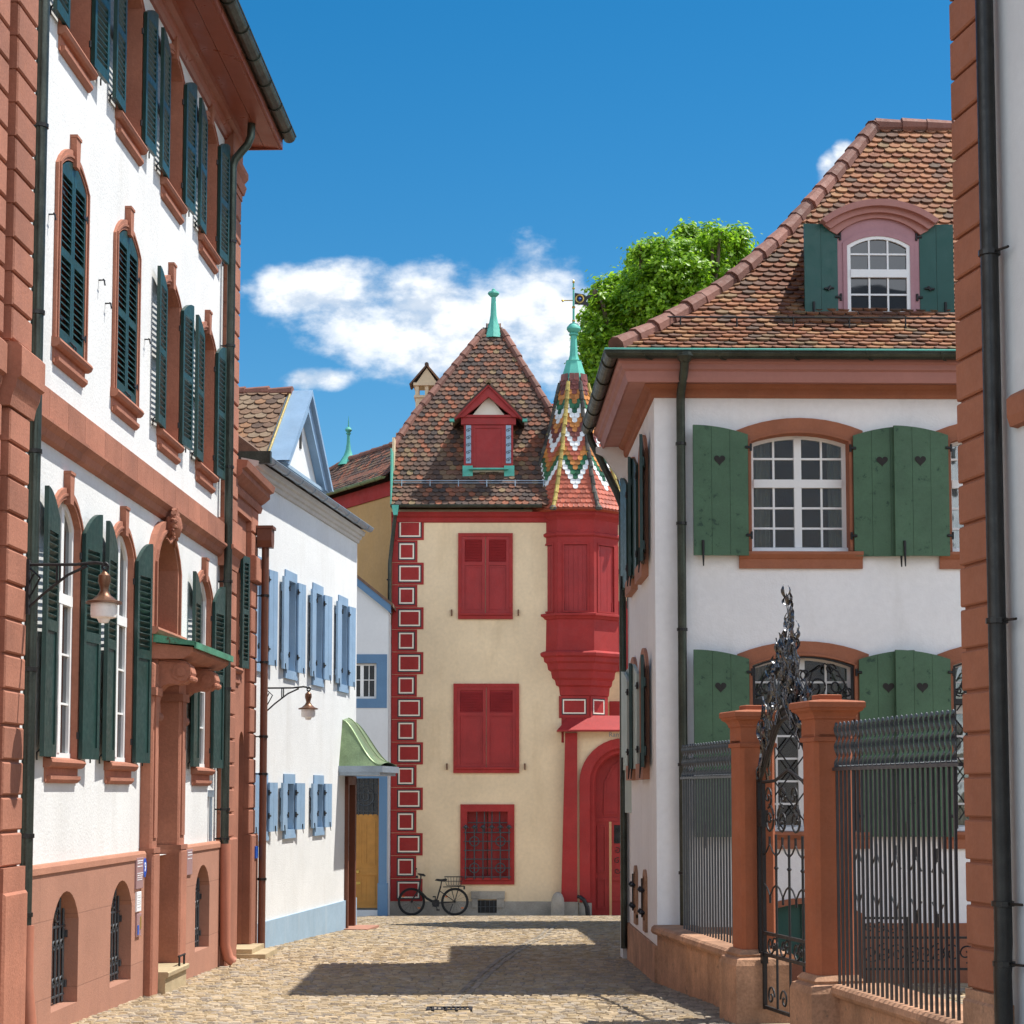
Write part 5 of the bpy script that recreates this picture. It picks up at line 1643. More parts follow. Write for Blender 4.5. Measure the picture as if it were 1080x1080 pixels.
# ------------------------------------------------------------------ villa on the right
E_ = thing('villa', 'white villa with hipped terracotta roof, arched dormer and green heart shutters', 'house', (1.55, 20.4, 0), .019)
EY = 3.72
EC = [1.58, 3.76, 5.94]
mb = MB()
holes = [(c - .54, c + .54, 4.26, 5.60) for c in EC] + [(c - .57, c + .57, 1.24, 3.12) for c in EC] + [(EC[0] - .5, EC[0] + .5, -.15, .48)]
wall(mb, 0, 9, -1.2, 6.1, holes, 0, .3)
arch_fill(mb, .5, .34, .14, .48, EC[0], 0, .3)
mb.box(.32, 9, 1.7, EY, -1.2, 6.1); mb.box(8.9, 9, 0, 1.7, -1.2, 6.1); mb.box(.31, 9, .34, 1.7, -1.2, -.35); mb.box(.31, 9, .0, 1.7, 6.1, 6.12)
mb.quad((0, 0, -1.2), (.32, 0, -1.2), (.32, 0, 6.1), (0, 0, 6.1)) if False else None
# side wall, built in its own frame and turned through the corner
SX = Matrix.Rotation(R(-90), 4, 'Z')
sm = MB(SX)
SW = [1.25, 2.68]
sh_ = [(-c - .36, -c + .36, 4.26, 5.60) for c in SW] + [(-c - .36, -c + .36, 1.95, 3.12) for c in SW] + [(-c - .16, -c + .16, .27, .70) for c in (1.30, 2.55)]
wall(sm, -EY, 0, -1.2, 6.1, sh_, 0, .3)
mb.add(sm.v, sm.f)
mb.box(1.0, 9, EY - .02, 7.2, -1.2, 6.1)
mb.box(.32, 9, 3.6, EY, -1.2, 10.0) if False else None
mb.build('wall', 'villa_plaster', E_)
mb = MB(); mb.box(2.15, 9, -.04, .08, -1.2, .26); mb.box(.02, 1.02, -.04, .05, -1.2, .22); mb.build('plinth', 'villa_stone', E_)
mb = MB(); mb.box(-.03, .02, .02, EY, -1.2, .02); mb.build('plinth', 'weathered_stone', E_)
mb = MB(); mb.box(.31, 8.9, 1.6, 1.65, -.3, 6.0); mb.box(.305, .33, .1, EY - .1, -.3, 6.0); mb.box(.33, 8.9, .36, 1.6, 3.35, 3.40); mb.box(.33, 8.9, .36, 1.6, -.3, .6); mb.box(.33, 8.9, .36, 1.6, 6.0, 6.05); mb.build('interior', 'dim_room', E_)

def cornice_L(name, prof, yb, xe, m):
    """moulding carried round the corner: prof is (projection, height)"""
    c = MB(); n = len(prof); vs = []
    for (o, z) in prof: vs.append((-o, yb, z))
    for (o, z) in prof: vs.append((-o, -o, z))
    for (o, z) in prof: vs.append((xe, -o, z))
    fs = []
    for s in (0, n):
        fs += [(s + i, s + (i + 1) % n, s + n + (i + 1) % n, s + n + i) for i in range(n)]
    fs += [tuple(range(n)), tuple(range(3 * n - 1, 2 * n - 1, -1))]
    c.add(vs, fs)
    return c.build(name, m, E_)
cornice_L('cornice', [(-.1, 5.94), (.03, 5.94), (.045, 5.97), (.05, 6.03), (.09, 6.05), (.11, 6.075), (-.1, 6.08)], EY, 9.1, 'villa_stone')
cornice_L('eaves_soffit', [(-.1, 6.082), (.30, 6.075), (.30, 6.12), (-.1, 6.3)], EY + .1, 9.1, 'cornice_paint')
cornice_L('eaves_moulding', [(.30, 6.06), (.315, 6.05), (.33, 6.10), (.34, 6.16), (.375, 6.18), (.385, 6.23), (.42, 6.25), (.42, 6.30), (.25, 6.31), (.25, 6.1)], EY + .1, 9.1, 'cornice_paint')
gutter(E_, [(-.50, EY + .12, 6.335), (-.50, -.50, 6.335), (9, -.50, 6.335)], .075)
mb = MB(); mb.tube([(-.50, EY + .12, 6.345), (-.50 - .075, -.575, 6.345), (9, -.575, 6.345)], .013, 6); mb.build('gutter_bead', 'verdigris', E_)
RP = [(0, 0), (.5, .34), (1, .74), (1.35, 1.03), (1.7, 1.38), (2.15, 1.86), (2.6, 2.42), (3.1, 3.06), (3.6, 3.74)]
def er(t):
    for (a, ra), (b, rb) in zip(RP, RP[1:]):
        if t <= b: return ra + (rb - ra) * (t - a) / (b - a)
    return 3.74 + (t - 3.6) * 1.3
mb = MB()
o0, ez = .46, 6.36
tile_face(mb, er, 0, 3.6, lambda t: (-o0 + t, 8.2), .145, .108, (0, -o0, ez), (1, 0, 0), (0, 1, 0), lift=.036, thick=.022, jit=.009)
tile_face(mb, er, 0, 3.6, lambda t: (-EY - .1, o0 - t), .165, .125, (-o0, 0, ez), (0, -1, 0), (1, 0, 0))
ts = [p[0] for p in RP]
for a, b in zip(ts, ts[1:]):
    mb.quad((-o0 + a, -o0 + a, ez - .02 + er(a)), (9, -o0 + a, ez - .02 + er(a)), (9, -o0 + b, ez - .02 + er(b)), (-o0 + b, -o0 + b, ez - .02 + er(b)))
    mb.quad((-o0 + a, -o0 + a, ez - .02 + er(a)), (-o0 + b, -o0 + b, ez - .02 + er(b)), (-o0 + b, EY + .1, ez - .02 + er(b)), (-o0 + a, EY + .1, ez - .02 + er(a)))
zt = ez + er(3.6)
mb.add([(9, 3.14, zt - .02), (3.14, 3.14, zt - .02), (1.0, 7.4, ez - .02), (9, 7.4, ez - .02), (3.14, EY + .1, zt - .02), (-o0, EY + .1, ez), (1.0, EY + .1, ez)], [(0, 1, 2, 3), (1, 4, 6, 2), (5, 4, 6)])
erf = mb.build('roof', 'terracotta_tile', E_)
for q in ([(-o0 + t, -o0 + t, ez + .035 + er(t)) for t in (0.02, .5, 1, 1.35, 1.7, 2.15, 2.6, 3.1, 3.6)], [(3.14, 3.14, zt + .02), (8.5, 3.14, zt + .02)]):
    mb = MB(); cover_tiles(mb, q, .105, .33); mb.build('ridge_tile', 'hip_tile', erf)
mb = MB()
tt = .52
mb.tube([(.1, -o0 + tt, ez + er(tt) + .14), (8.2, -o0 + tt, ez + er(tt) + .14)], .010, 6)
for k in range(10): mb.tube([(.3 + .62 * k, -o0 + tt, ez + er(tt) - .02), (.3 + .62 * k, -o0 + tt, ez + er(tt) + .15)], .009, 5)
mb.build('snow_guard', 'dark_metal', erf)
# dormer with a segmental hood
dcx, dfy = 2.57, .47
mb = MB()
mb.prism(arch(.45, 6.84, 7.92, .22, 12, dcx), dfy, 2.6)
dm = mb.build('dormer', 'mauve_stone', erf)
mb = MB(); mb.ring(arch(.46, 6.98, 7.86, .26, 12, dcx), arch(.365, 6.98, 7.78, .12, 12, dcx), dfy - .05, dfy + .02)
mb.ring(arch(.40, 6.98, 7.80, .15, 12, dcx), arch(.355, 6.98, 7.77, .11, 12, dcx), dfy - .065, dfy - .02)
mb.build('dormer_frame', 'mauve_stone', dm)
mb = MB()
mb.ring(arch(.66, 8.02, 8.03, .235, 14, dcx)[1:-1], arch(.61, 7.98, 7.99, .20, 14, dcx)[1:-1], dfy - .20, 2.4)
mb.ring(arch(.62, 7.97, 7.99, .205, 14, dcx)[1:-1], arch(.55, 7.93, 7.94, .19, 14, dcx)[1:-1], dfy - .14, 2.3)
mb.ring(arch(.56, 7.93, 7.94, .20, 14, dcx)[1:-1], arch(.47, 7.88, 7.89, .19, 14, dcx)[1:-1], dfy - .09, 2.2)
mb.build('dormer_hood', 'cornice_paint', dm, smooth=40)
w = sash(.355, 6.98, 7.77, .11, dfy - .055, 3, [2, 2], 7.45, .04, parent=dm, bars=.02, mullion=False)
w.location.x = dcx
mb = MB(); mb.box(dcx - .42, dcx + .42, dfy - .10, dfy + .02, 6.93, 6.985); w2 = mb.build('sill', 'white_paint', w); w2.location.x = -dcx
mb = MB(); mb.box(dcx - .56, dcx + .56, dfy - .14, dfy + .10, 6.83, 6.92); mb.build('dormer_flashing', 'copper_pipe', dm)
for side in (1, -1):
    s = plank_shutter(.38, 6.96, 8.01, .0, side, 'dormer_green', dm, None, 2, battens=False)
    s.location = (dcx - side * .46, dfy - .06, 0); s.rotation_euler = (0, 0, R(-side * 176))
    g = MB(); g.tube([(side * .05, .01, 7.28), (side * .16, .016, 7.27)], .012, 6); g.tube([(side * .09, .01, 7.30), (side * .12, .02, 7.25)], .014, 6); g.build('latch', 'flat_iron', s)

def villa_window(up):
    z0, zs, rise, hw, ohw = (4.26, 5.46, .09, .53, .69) if up else (1.24, 3.02, .10, .55, .71)
    w = sash(hw, z0, zs, rise, .13, 2, [3, 2] if up else [5, 2], (5.02 if up else 2.55), .045, parent=E_, bars=.022, mats=('white_paint', 'clear_glass'))
    cu = MB(); rnd = random.Random(31 if up else 32)
    for s_, wd in ((-1, rnd.uniform(.24, .32)), (1, rnd.uniform(.16, .26))):
        n = 26; pa = [(s_ * (hw - wd * q / n), .245 + .018 * math.sin(q * 1.25) + .01 * math.sin(q * .6)) for q in range(n + 1)]
        for (xa, ya), (xb, yb) in zip(pa, pa[1:]):
            cu.quad((xa, ya, z0), (xb, yb, z0), (xb * .97, yb, zs + rise), (xa * .97, ya, zs + rise))
    cu.build('curtain', 'curtain_cloth', w, smooth=60)
    f = MB()
    f.ring(arch(ohw, z0, zs + .12, .14), arch(hw, z0, zs, rise), -.035, .28)
    f.ring(arch(hw + .035, z0, zs, rise + .03), arch(hw + .005, z0, zs, rise + .005), -.047, -.02)
    f.build('stone_frame', 'villa_stone', w)
    s = MB()
    s.prism([(-.035, z0 - .19), (-.035, z0 - .09), (-.05, z0 - .08), (-.09, z0 - .04), (-.09, z0 - .01), (.13, z0 + .01), (.2, z0 + .0), (.2, z0 - .19)], -ohw + .02, ohw - .02, 'x')
    s.build('sill', 'villa_stone', w)
    s = MB(); s.prism([(.05, z0 - .0), (.06, z0 + .045), (.13, z0 + .06), (.14, z0)], -hw, hw, 'x'); s.build('window_board', 'white_paint', w)
    if not up:
        g = MB()
        g.ring(arch(hw - .005, z0 + .01, zs - .005, rise, 10), arch(hw - .03, z0 + .03, zs - .02, rise, 10), -.02, .02)
        g.box(-hw, hw, -.03, .02, 2.60, 2.66)
        st = .29
        k = -6
        zl, zh = z0 + .02, 2.60
        for q in range(-9, 7):
            for sg in (1, -1):
                xa = q * st * 1.0; x0 = xa; za, zb = zl, zh
                # diagonal bars clipped to the frame
                sl = 1.35 * sg
                pts = []
                for i in range(41):
                    z = za + (zb - za) * i / 40
                    x = x0 + (z - za) / sl + (0 if sg > 0 else 2.2 * st)
                    if -hw + .02 <= x <= hw - .02: pts.append((x, .0 + .006 * sg, z))
                if len(pts) > 1: g.tube([pts[0], pts[-1]], .0085, 5)
        for s_ in (-1, 1):
            for (cx, cz, r, t, a0, d) in ((.15, 2.80, .11, 1.3, -PI / 2, 1), (.36, 2.80, .11, 1.3, PI / 2, -1), (.30, 2.98, .06, 1.2, 0, 1), (.48, 2.74, .06, 1.2, PI, 1), (.03, 2.92, .07, 1.1, -PI / 2, -1)):
                g.tube([(p[0], 0, p[2]) for p in spiral(s_ * cx, cz, r, t, a0 if s_ > 0 else PI - a0, d * s_)], .010, 5)
            g.tube([(s_ * .02, 0, 2.68), (s_ * .10, 0, 2.95), (s_ * .24, 0, 3.04), (s_ * .38, 0, 2.95), (s_ * .52, 0, 2.70)], .010, 5)
        g.build('grille', 'flat_iron', w)
    for side in (1, -1):
        s = plank_shutter(.60, z0 - .06, zs + .06, .10, side, 'plank_green', w, (zs - .22) if up else (zs - .24), 3)
        s.location = (-side * (hw + .045), -.075 - (.04 if side > 0 else 0), 0)
        s.rotation_euler = (0, 0, R(-side * 177.5))
    return w
vw = villa_window(True); vw.location = (EC[0], 0, 0)
for c in EC[1:]: dup(vw, E_, (c, 0, 0))
vl = villa_window(False); vl.location = (EC[0] + .01, 0, 0)
for c in EC[1:]: dup(vl, E_, (c, 0, 0))
def villa_side_window(up):
    z0, zs, rise, hw, ohw = (4.26, 5.46, .14, .34, .47) if up else (1.98, 3.0, .14, .34, .47)
    w = sash(hw, z0, zs, rise, .13, 1, 3, None, .045, parent=E_)
    f = MB(); f.ring(arch(ohw, z0, zs + .06, .24), arch(hw, z0, zs, rise), -.035, .28); f.build('stone_frame', 'pale_sandstone', w)
    s = MB(); s.box(-ohw, ohw, -.08, .2, z0 - .18, z0); s.build('sill', 'pale_sandstone', w)
    for side in (1, -1):
        s = plank_shutter(.40, z0 - .05, zs + .03, .14, side, 'sage_paint' if not up and side > 0 else 'shutter_green', w, None, 2)
        s.location = (-side * (hw + .05), -.07, 0); s.rotation_euler = (0, 0, R(-side * (175 if side > 0 else 172)))
    return w
for up in (True, False):
    w = villa_side_window(up); w.location = (0, SW[0], 0); w.rotation_euler = (0, 0, R(-90))
    w2 = dup(w, E_, (0, SW[1], 0), R(-90))
    for ch in w2.children:
        if ch.name.startswith('shutter'): ch.rotation_euler = (0, 0, R(-174) if ch.location.x < 0 else R(170))
# tall sage shutter swung out at the far end
s = plank_shutter(.30, 1.40, 3.15, .10, 1, 'sage_paint', E_, 2.72, 2, battens=False); s.location = (-.04, 3.45, 0); s.rotation_euler = (0, 0, R(-90 - 178 + 22 + 180))
# two cellar vents low in the side wall
def vent():
    v = MB(); v.ring(arch(.16, .16, .66, .12), arch(.10, .24, .62, .09), -.03, .2); v.box(-.16, .16, -.03, .1, .08, .20); o = v.build('stone_frame', 'weathered_stone', E_)
    g = MB(); g.box(-.10, .10, .10, .12, .22, .70, 1)
    for z in (.30, .55):
        g.tube([(-.16, -.05, z), (.16, -.05, z)], .012, 5)
        for x in (-.15, .15): g.lathe([(0, -.04), (.035, 0), (0, .04)], (x, -.06, z), 8)
    g.tube([(0, -.05, .24), (0, -.05, .68)], .011, 5); g.build('grille', ['flat_iron', 'interior'], o)
    return o
v = vent(); v.location = (0, 1.30, 0); v.rotation_euler = (0, 0, R(-90)); dup(v, E_, (0, 2.55, 0), R(-90))
# basement doors
mb = MB(); mb.ring(arch(.62, -.5, .36, .17), arch(.5, -.5, .33, .14), -.05, .2); mb.box(-.7, .7, -.04, .05, -1, -.16); bd = mb.build('stone_frame', 'villa_stone', E_); bd.location.x = EC[0]
mb = MB(); mb.prism(arch(.5, -.16, .33, .13), .06, .10); mb.box(-.03, .03, .04, .07, -.16, .45); o = mb.build('cellar_door', 'dormer_green', bd)
dp = downpipe(E_, [(.28, -.50, 6.30), (.28, -.46, 6.16), (.28, -.12, 5.98), (.28, -.08, 5.88), (.28, -.08, -.4)], .048, clips=[(.28, -.08, z) for z in (5.42, 4.55, 3.4, 1.95, .8)])
mb = MB(); mb.lathe([(.05, 0), (.10, .06), (.10, .10), (.04, .1)], (.28, -.50, 6.22), 10); mb.build('hopper', 'copper_pipe', dp)
downpipe(E_, [(-.48, EY + .08, 6.28), (-.46, EY + .08, 6.18), (-.14, EY + .0, 5.5), (-.07, EY - .05, 5.3), (-.07, EY - .05, -.3)], .045, 'copper_pipe')
mb = MB(); mb.prism([(-.40, 6.08), (0, 6.08), (0, 5.55), (-.06, 5.6), (-.30, 5.95), (-.40, 6.0)], EY - .03, EY + .05); mb.build('cornice_end', 'villa_plaster', E_)
mb = MB(); mb.box(1.75, 9, 7.2, 12.4, -1.5, 3.6); mb.prism([(12.4, -1.5), (12.4, 5.6), (14.6, 8.6), (16.8, 5.6), (16.8, -1.5)], 1.3, 9, 'x'); rw = mb.build('shadow_wing', 'villa_plaster', E_)  # unseen wing, added to cast the thin far shadow on the lane
mb = MB()
for (ya, yb) in ((12.1, 14.6), (17.1, 14.6)): mb.prism([(ya, 5.3), (ya, 5.42), (yb, 8.86), (yb, 8.74)], 1.05, 9.1, 'x')
mb.build('shadow_wing_roof', 'old_tile', rw)  # roof of the added wing, shapes the same lane shadow
tag(MB().box(-.10, .8, 0, .5, -.9, 1.9).box(-.13, .83, -.03, .52, -.9, -.02).build('garden_wall', 'grey_plaster', None, (1.53, 24.22, 0)), 'short pale wall end with grey foot just beyond the villa side wall', 'wall')

# ------------------------------------------------------------------ low walls, gate pillars, gate and iron fences
def frame_of(p, q):
    d = Vector(q) - Vector(p)
    return math.atan2(d.y, d.x), d.length
FD = Vector((.194, -1)).normalized()
# first stretch: villa corner to the first pillar. local x runs towards the camera, local -y faces the street
P1c = Vector((2.10, 16.58)); P2c = Vector((2.455, 14.78))
a1, l1 = frame_of((1.56, 20.38), tuple(P1c - FD * .0))
def low_wall(label, org, ang, ln, cope_z):
    t = thing('low_wall', label, 'wall', (org[0], org[1], 0), ang)
    m = MB(); x = 0
    rnd = random.Random(int(ln * 100))
    while x < ln - .02:
        x2 = min(x + rnd.uniform(.5, .9), ln)
        if ln - x2 < .25: x2 = ln
        m.bbox(x + .002, x2 - .002, -.02 + rnd.uniform(0, .006), .36, -1.2, cope_z - .09, .008); x = x2
    m.build('masonry', 'weathered_stone', t)
    m = MB(); x = 0
    while x < ln - .02:
        x2 = min(x + rnd.uniform(.8, 1.2), ln)
        if ln - x2 < .3: x2 = ln
        m.prism([(-.07, cope_z - .085), (-.085, cope_z - .06), (-.075, cope_z - .02), (-.05, cope_z), (.38, cope_z), (.41, cope_z - .03), (.40, cope_z - .09), (-.05, cope_z - .095)], x + .002, x2 - .002, 'x'); x = x2
    m.build('coping', 'weathered_stone', t)
    return t
low_wall('low red sandstone wall from the villa corner to the first gate pillar', (1.56, 20.38), a1, l1 - .16, .245)
a2, l2 = frame_of(tuple(P2c), (2.88, 12.12))
o2 = P2c + FD * .17
low_wall('low red sandstone wall in the foreground between second gate pillar and the corner house', tuple(o2), a2, l2 - .17, .20)
def gate_pillar(label, c, base_z):
    t = thing('gate_pillar', label, 'pillar', (c.x, c.y, 0), math.atan2(FD.y, FD.x), 'gate pillars')
    m = MB(); h = .155
    def sq(r, z0, z1, b=.0): m.box(-r, r, -r, r, z0, z1)
    ch = .03
    oc = [(-h + ch, -h), (h - ch, -h), (h, -h + ch), (h, h - ch), (h - ch, h), (-h + ch, h), (-h, h - ch), (-h, -h + ch)]
    m.prism(oc, base_z, 2.1, 'z')
    m.build('shaft', 'pillar_stone', t)
    b = MB()
    prof = [(h + .09, -1.2), (h + .09, base_z - .13), (h + .075, base_z - .08), (h + .035, base_z - .06), (h + .045, base_z - .04), (h + .012, base_z)]
    b.lathe([(r * math.sqrt(2), z) for r, z in prof], (0, 0, 0), 4, 0, PI / 4)
    b.build('base', 'weathered_stone', t)
    k = MB()
    prof = [(h + .0, 2.04), (h + .012, 2.045), (h + .012, 2.075), (h, 2.08), (h, 2.215), (h + .012, 2.22), (h + .012, 2.235), (h + .03, 2.265), (h + .06, 2.285), (h + .063, 2.30), (h + .075, 2.305), (h + .075, 2.345), (h + .065, 2.355), (.09, 2.37), (.09, 2.405), (.08, 2.41)]
    k.lathe([(r * math.sqrt(2), z) for r, z in prof], (0, 0, 0), 4, 0, PI / 4)
    k.build('capital', 'pillar_stone', t)
    return t
gate_pillar('orange sandstone gate pillar on the left of the iron gate, next to the villa', P1c, .31)
gate_pillar('orange sandstone gate pillar on the right of the iron gate, nearer the foreground fence', P2c, .26)

def iron_fence(label, org, ang, ln, zc, zr, zt, spacing):
    t = thing('iron_fence', label, 'fence', (org.x, org.y, 0), ang, 'iron fences')
    r = MB(); r.box(0, ln, -.022, .022, zr - .012, zr + .012)
    for k in range(int(ln / spacing * 1)): r.tube([(spacing * (k + .5), -.018, zr + .012), (spacing * (k + .5), .018, zr + .012)], .018, 6)
    r.box(0, ln, -.02, .02, zc + .10, zc + .12) if False else None
    r.build('rail', 'iron', t)
    b = MB()
    b.box(-.009, .009, -.009, .009, zc - .02, zr)
    n = 26; pr = []
    for i in range(n + 1):
        f = i / n
        z = zr + (zt - zr) * f
        an = .6 + f * 2.6 * PI
        y = -.007 * math.sin(f * 2.5 * 2 * PI)
        hw_, ht = .0135, .005
        ca_, sa_ = math.cos(an), math.sin(an)
        pr.append([(hw_ * s1 * ca_ - ht * s2 * sa_, y + hw_ * s1 * sa_ + ht * s2 * ca_, z) for s1, s2 in ((-1, -1), (1, -1), (1, 1), (-1, 1))])
    for A1, B1 in zip(pr, pr[1:]):
        b.add(A1 + B1, [(0, 1, 5, 4), (1, 2, 6, 5), (2, 3, 7, 6), (3, 0, 4, 7)])
    vs = [(0, zt)]
    b.lathe([(.0, -.02), (.012, -.01), (.013, .005), (.008, .015), (0, .02)], (0, 0, zt), 6)
    b0 = b.build('bar', 'iron', t, smooth=35)
    n = int(ln / spacing)
    b0.location.x = spacing * .5
    for k in range(1, n): dup(b0, t, (spacing * (k + .5), 0, 0), 0)
    return t
u1 = Vector((math.cos(a1), math.sin(a1)))
fo1 = Vector((1.56, 20.38)) + u1 * .55 + Vector((-u1.y, u1.x)) * .14
iron_fence('iron railing fence seen end-on between the villa and the left gate pillar', fo1, a1, l1 - .75, .245, 1.80, 2.13, .110)
u2 = Vector((math.cos(a2), math.sin(a2)))
fo2 = P2c + u2 * .17
f2 = iron_fence('iron railing fence with wavy tips in the foreground, right of the gate', fo2, a2, l2 - .2, .20, 1.83, 2.17, .093)
for k in range(5):
    x = .42 + k * .39
    for z, s in ((1.12, 1), (.92, -1)):
        mb = MB()
        mb.tube([(x - .10, .03, z), (x - .05, .03, z + s * .04), (x, .03, z + s * .10), (x + .05, .03, z + s * .04), (x + .10, .03, z)], .007, 5)
        mb.tube([(x, .03, z + s * .07), (x, .03, z + s * .16)], .011, 5)
        mb.build('ornament', 'iron', f2)

# wrought gate between the pillars: local x from the left pillar towards the camera
gm = (P1c + P2c) / 2
ga_, gl = frame_of(tuple(P1c), tuple(P2c))
GT = thing('iron_gate', 'wrought iron garden gate with arched crest of twisted iron leaves between two pillars', 'gate', (gm.x, gm.y, 0), ga_)
H = gl / 2 - .17
gb_ = gz(15.6)
def crest_z(x): return 1.80 + .52 * (.5 + .5 * math.cos(PI * min(1, abs(x) / H * 1.0))) ** .8
mb = MB()
for s in (-1, 1): mb.box(s * H - .022, s * H + .022, -.022, .022, gb_, 1.82)
for w_, (dz, r) in enumerate(((0, .026), (-.055, .014), (.045, .014))):
    mb.tube([(H * q / 14, -.01 if w_ else 0, crest_z(H * q / 14) + dz) for q in range(-14, 15)], r, 7)
mb.build('overthrow', 'flat_iron', GT, smooth=50)
lf = MB(); iw = H - .10
lf.box(-iw - .016, -iw + .016, -.016, .016, gb_ + .10, 1.74); lf.box(iw - .016, iw + .016, -.016, .016, gb_ + .10, 1.74)
for z in (gb_ + .12, .28, .46): lf.box(-iw, iw, -.014, .014, z - .014, z + .014)
lf.tube([(-iw, 0, 1.74), (-iw * .5, 0, 1.75), (0, 0, 1.84), (iw * .5, 0, 1.75), (iw, 0, 1.74)], .014, 6)
xs_ = [-iw + 2 * iw * k / 4 for k in range(1, 4)]
for x in xs_:
    lf.tube([(x, 0, gb_ + .12), (x, 0, 1.30)], .011, 6); lf.lathe([(0, -.03), (.022, 0), (0, .03)], (x, 0, 1.02), 6)
for k in range(4):
    x = -iw + 2 * iw * (k + .5) / 4; h = iw / 4
    for z, s in ((1.12, 1), (.88, -1)):
        lf.tube([(x - h, 0, z), (x - h * .5, 0, z + s * .03), (x, 0, z + s * .10), (x + h * .5, 0, z + s * .03), (x + h, 0, z)], .008, 5)
        lf.tube([(x, 0, z + s * .09), (x, 0, z + s * .16)], .011, 5)
    sg = 1 if k % 2 else -1
    lf.tube(spiral(x, 1.42, .13, 1.6, PI / 2, sg), .010, 5); lf.tube(spiral(x + sg * .03, 1.62, .10, 1.4, -PI / 2, -sg), .009, 5)
    lf.tube(spiral(x, .37, .085, 1.4, PI * (k % 2), sg), .009, 5)
    lf.tube(spiral(x + .1, .37, .075, 1.3, -PI * (k % 2), -sg), .009, 5)
    lf.tube(spiral(x, -.06, .09, 1.3, PI * (k % 2), -sg), .009, 5)
lf.box(-iw - .05, -iw + .04, -.03, .03, 1.36, 1.50); lf.box(-iw - .04, -iw + .02, -.025, .025, .2, .3)
lf.build('gate_leaf', 'flat_iron', GT)
lv = MB(); rnd = random.Random(21)
def blade(x, z0, z1, y0, wave, w):
    n = 9; pts = []
    ph = rnd.uniform(0, 6.3)
    for i in range(n + 1):
        f = i / n
        pts.append(Vector((x * (1 - .35 * f * (1 if z1 > 2.9 else .4)) + wave * math.sin(f * 5 + ph) * .6, y0 + wave * math.cos(f * 5.5 + ph), z0 + (z1 - z0) * f)))
    lv.tube(pts, [max(.004, w * (.6 + .6 * math.sin(PI * i / n)) * (1 - .5 * i / n)) for i in range(n + 1)], 5)
    return pts
def leaf(p, L, w, tilt):
    a = rnd.uniform(0, 6.3)
    d = Vector((math.cos(a) * tilt, math.sin(a) * tilt, 1)).normalized(); s = d.cross(Vector((math.sin(a), -math.cos(a), .3))).normalized()
    nn = d.cross(s)
    vs = [p, p + d * L * .35 + s * w + nn * .012, p + d * L * .7 + s * w * .7, p + d * L + nn * .03, p + d * L * .7 - s * w * .7, p + d * L * .35 - s * w + nn * .012]
    back = [v + nn * .004 for v in vs]
    lv.add(vs + back, [(0, 1, 2, 3, 4, 5), (11, 10, 9, 8, 7, 6)] + [(i, (i + 1) % 6, 6 + (i + 1) % 6, 6 + i) for i in range(6)])
def rod(x, z0, z1, lean, amp, r):
    n = 14; ph = rnd.uniform(0, 6.3); fr = rnd.uniform(6, 10); y0 = rnd.uniform(-.05, .05)
    pts = []
    for i in range(n + 1):
        f = i / n
        pts.append(Vector((x + lean * f + amp * math.sin(f * fr + ph) * (.4 + .6 * f), y0 + amp * math.cos(f * fr + ph), z0 + (z1 - z0) * f)))
    lv.tube(pts, [r * (1.0 + .5 * math.sin(i * 1.9 + ph)) * (1 - .55 * i / n) for i in range(n + 1)], 6)
    return pts
def blade(p, L, w):
    a = rnd.uniform(0, 6.3); out = Vector((math.cos(a), math.sin(a), 0))
    s = Vector((-math.sin(a), math.cos(a), 0))
    n = 5; pl = []
    for i in range(n + 1):
        f = i / n
        c = p + Vector((0, 0, L * f)) + out * (.035 * math.sin(PI * f) + .02 * f)
        ww = w * math.sin(PI * min(1, .12 + .88 * f)) + .002
        pl.append((c - s * ww, c + out * .006, c + s * ww))
    for A1, B1 in zip(pl, pl[1:]):
        for q in range(2):
            lv.quad(A1[q], A1[q + 1], B1[q + 1], B1[q])
for k in range(50):
    x = rnd.uniform(-H, H)
    zb_ = crest_z(x) - .04
    hmax = 2.30 + .66 * max(0, 1 - (abs(x + .03) / .66) ** 1.6)
    z1 = max(zb_ + .28, rnd.uniform(.72, 1.0) * (hmax - zb_) + zb_)
    pts = rod(x, zb_, z1, -x * rnd.uniform(.1, .3), rnd.uniform(.012, .03), rnd.uniform(.007, .011))
    for q in range(4): blade(pts[rnd.randint(2, 12)], rnd.uniform(.08, .17), rnd.uniform(.012, .022))
for (x, zt_) in ((.0, 3.26), (.05, 3.20), (-.15, 3.0), (-.22, 2.95), (.20, 3.03), (.28, 2.93), (.13, 3.08), (-.05, 3.10)):
    pts = rod(x * 1.2, 2.32, zt_, 0, .018, .010)
    for q in range(6): blade(pts[rnd.randint(9, 14)], rnd.uniform(.06, .13), .015)
lv.build('crest', 'crest_iron', GT, smooth=60)

# ------------------------------------------------------------------ corner house at the right edge
G = thing('corner_house', 'tall grey plastered house at the right edge with sandstone block corner', 'house', (2.88 + .09, 12.10 + .018, 0), math.atan2(FD.y, FD.x))
mb = MB(); mb.box(.05, 6, .0, 4, -1.5, 9.5); mb.build('wall', 'grey_plaster', G)
mb = MB(); blocks(mb, 0, .42, .42, 9.5, -.10, .5, .268, .02, .010); mb.build('corner_strip', 'villa_stone', G)
mb = MB(); mb.bbox(-.02, .45, -.13, .5, -1.5, .36, .015); mb.box(-.01, .43, -.11, .5, .36, .42); mb.box(.45, 6, -.04, .1, -1.5, .18); mb.build('plinth', 'weathered_stone', G)
mb = MB(); mb.prism([(.1, 3.86), (-.05, 3.88), (-.07, 3.94), (-.07, 4.05), (-.04, 4.08), (.1, 4.09)], .66, 6, 'x'); mb.build('string_course', 'villa_stone', G)
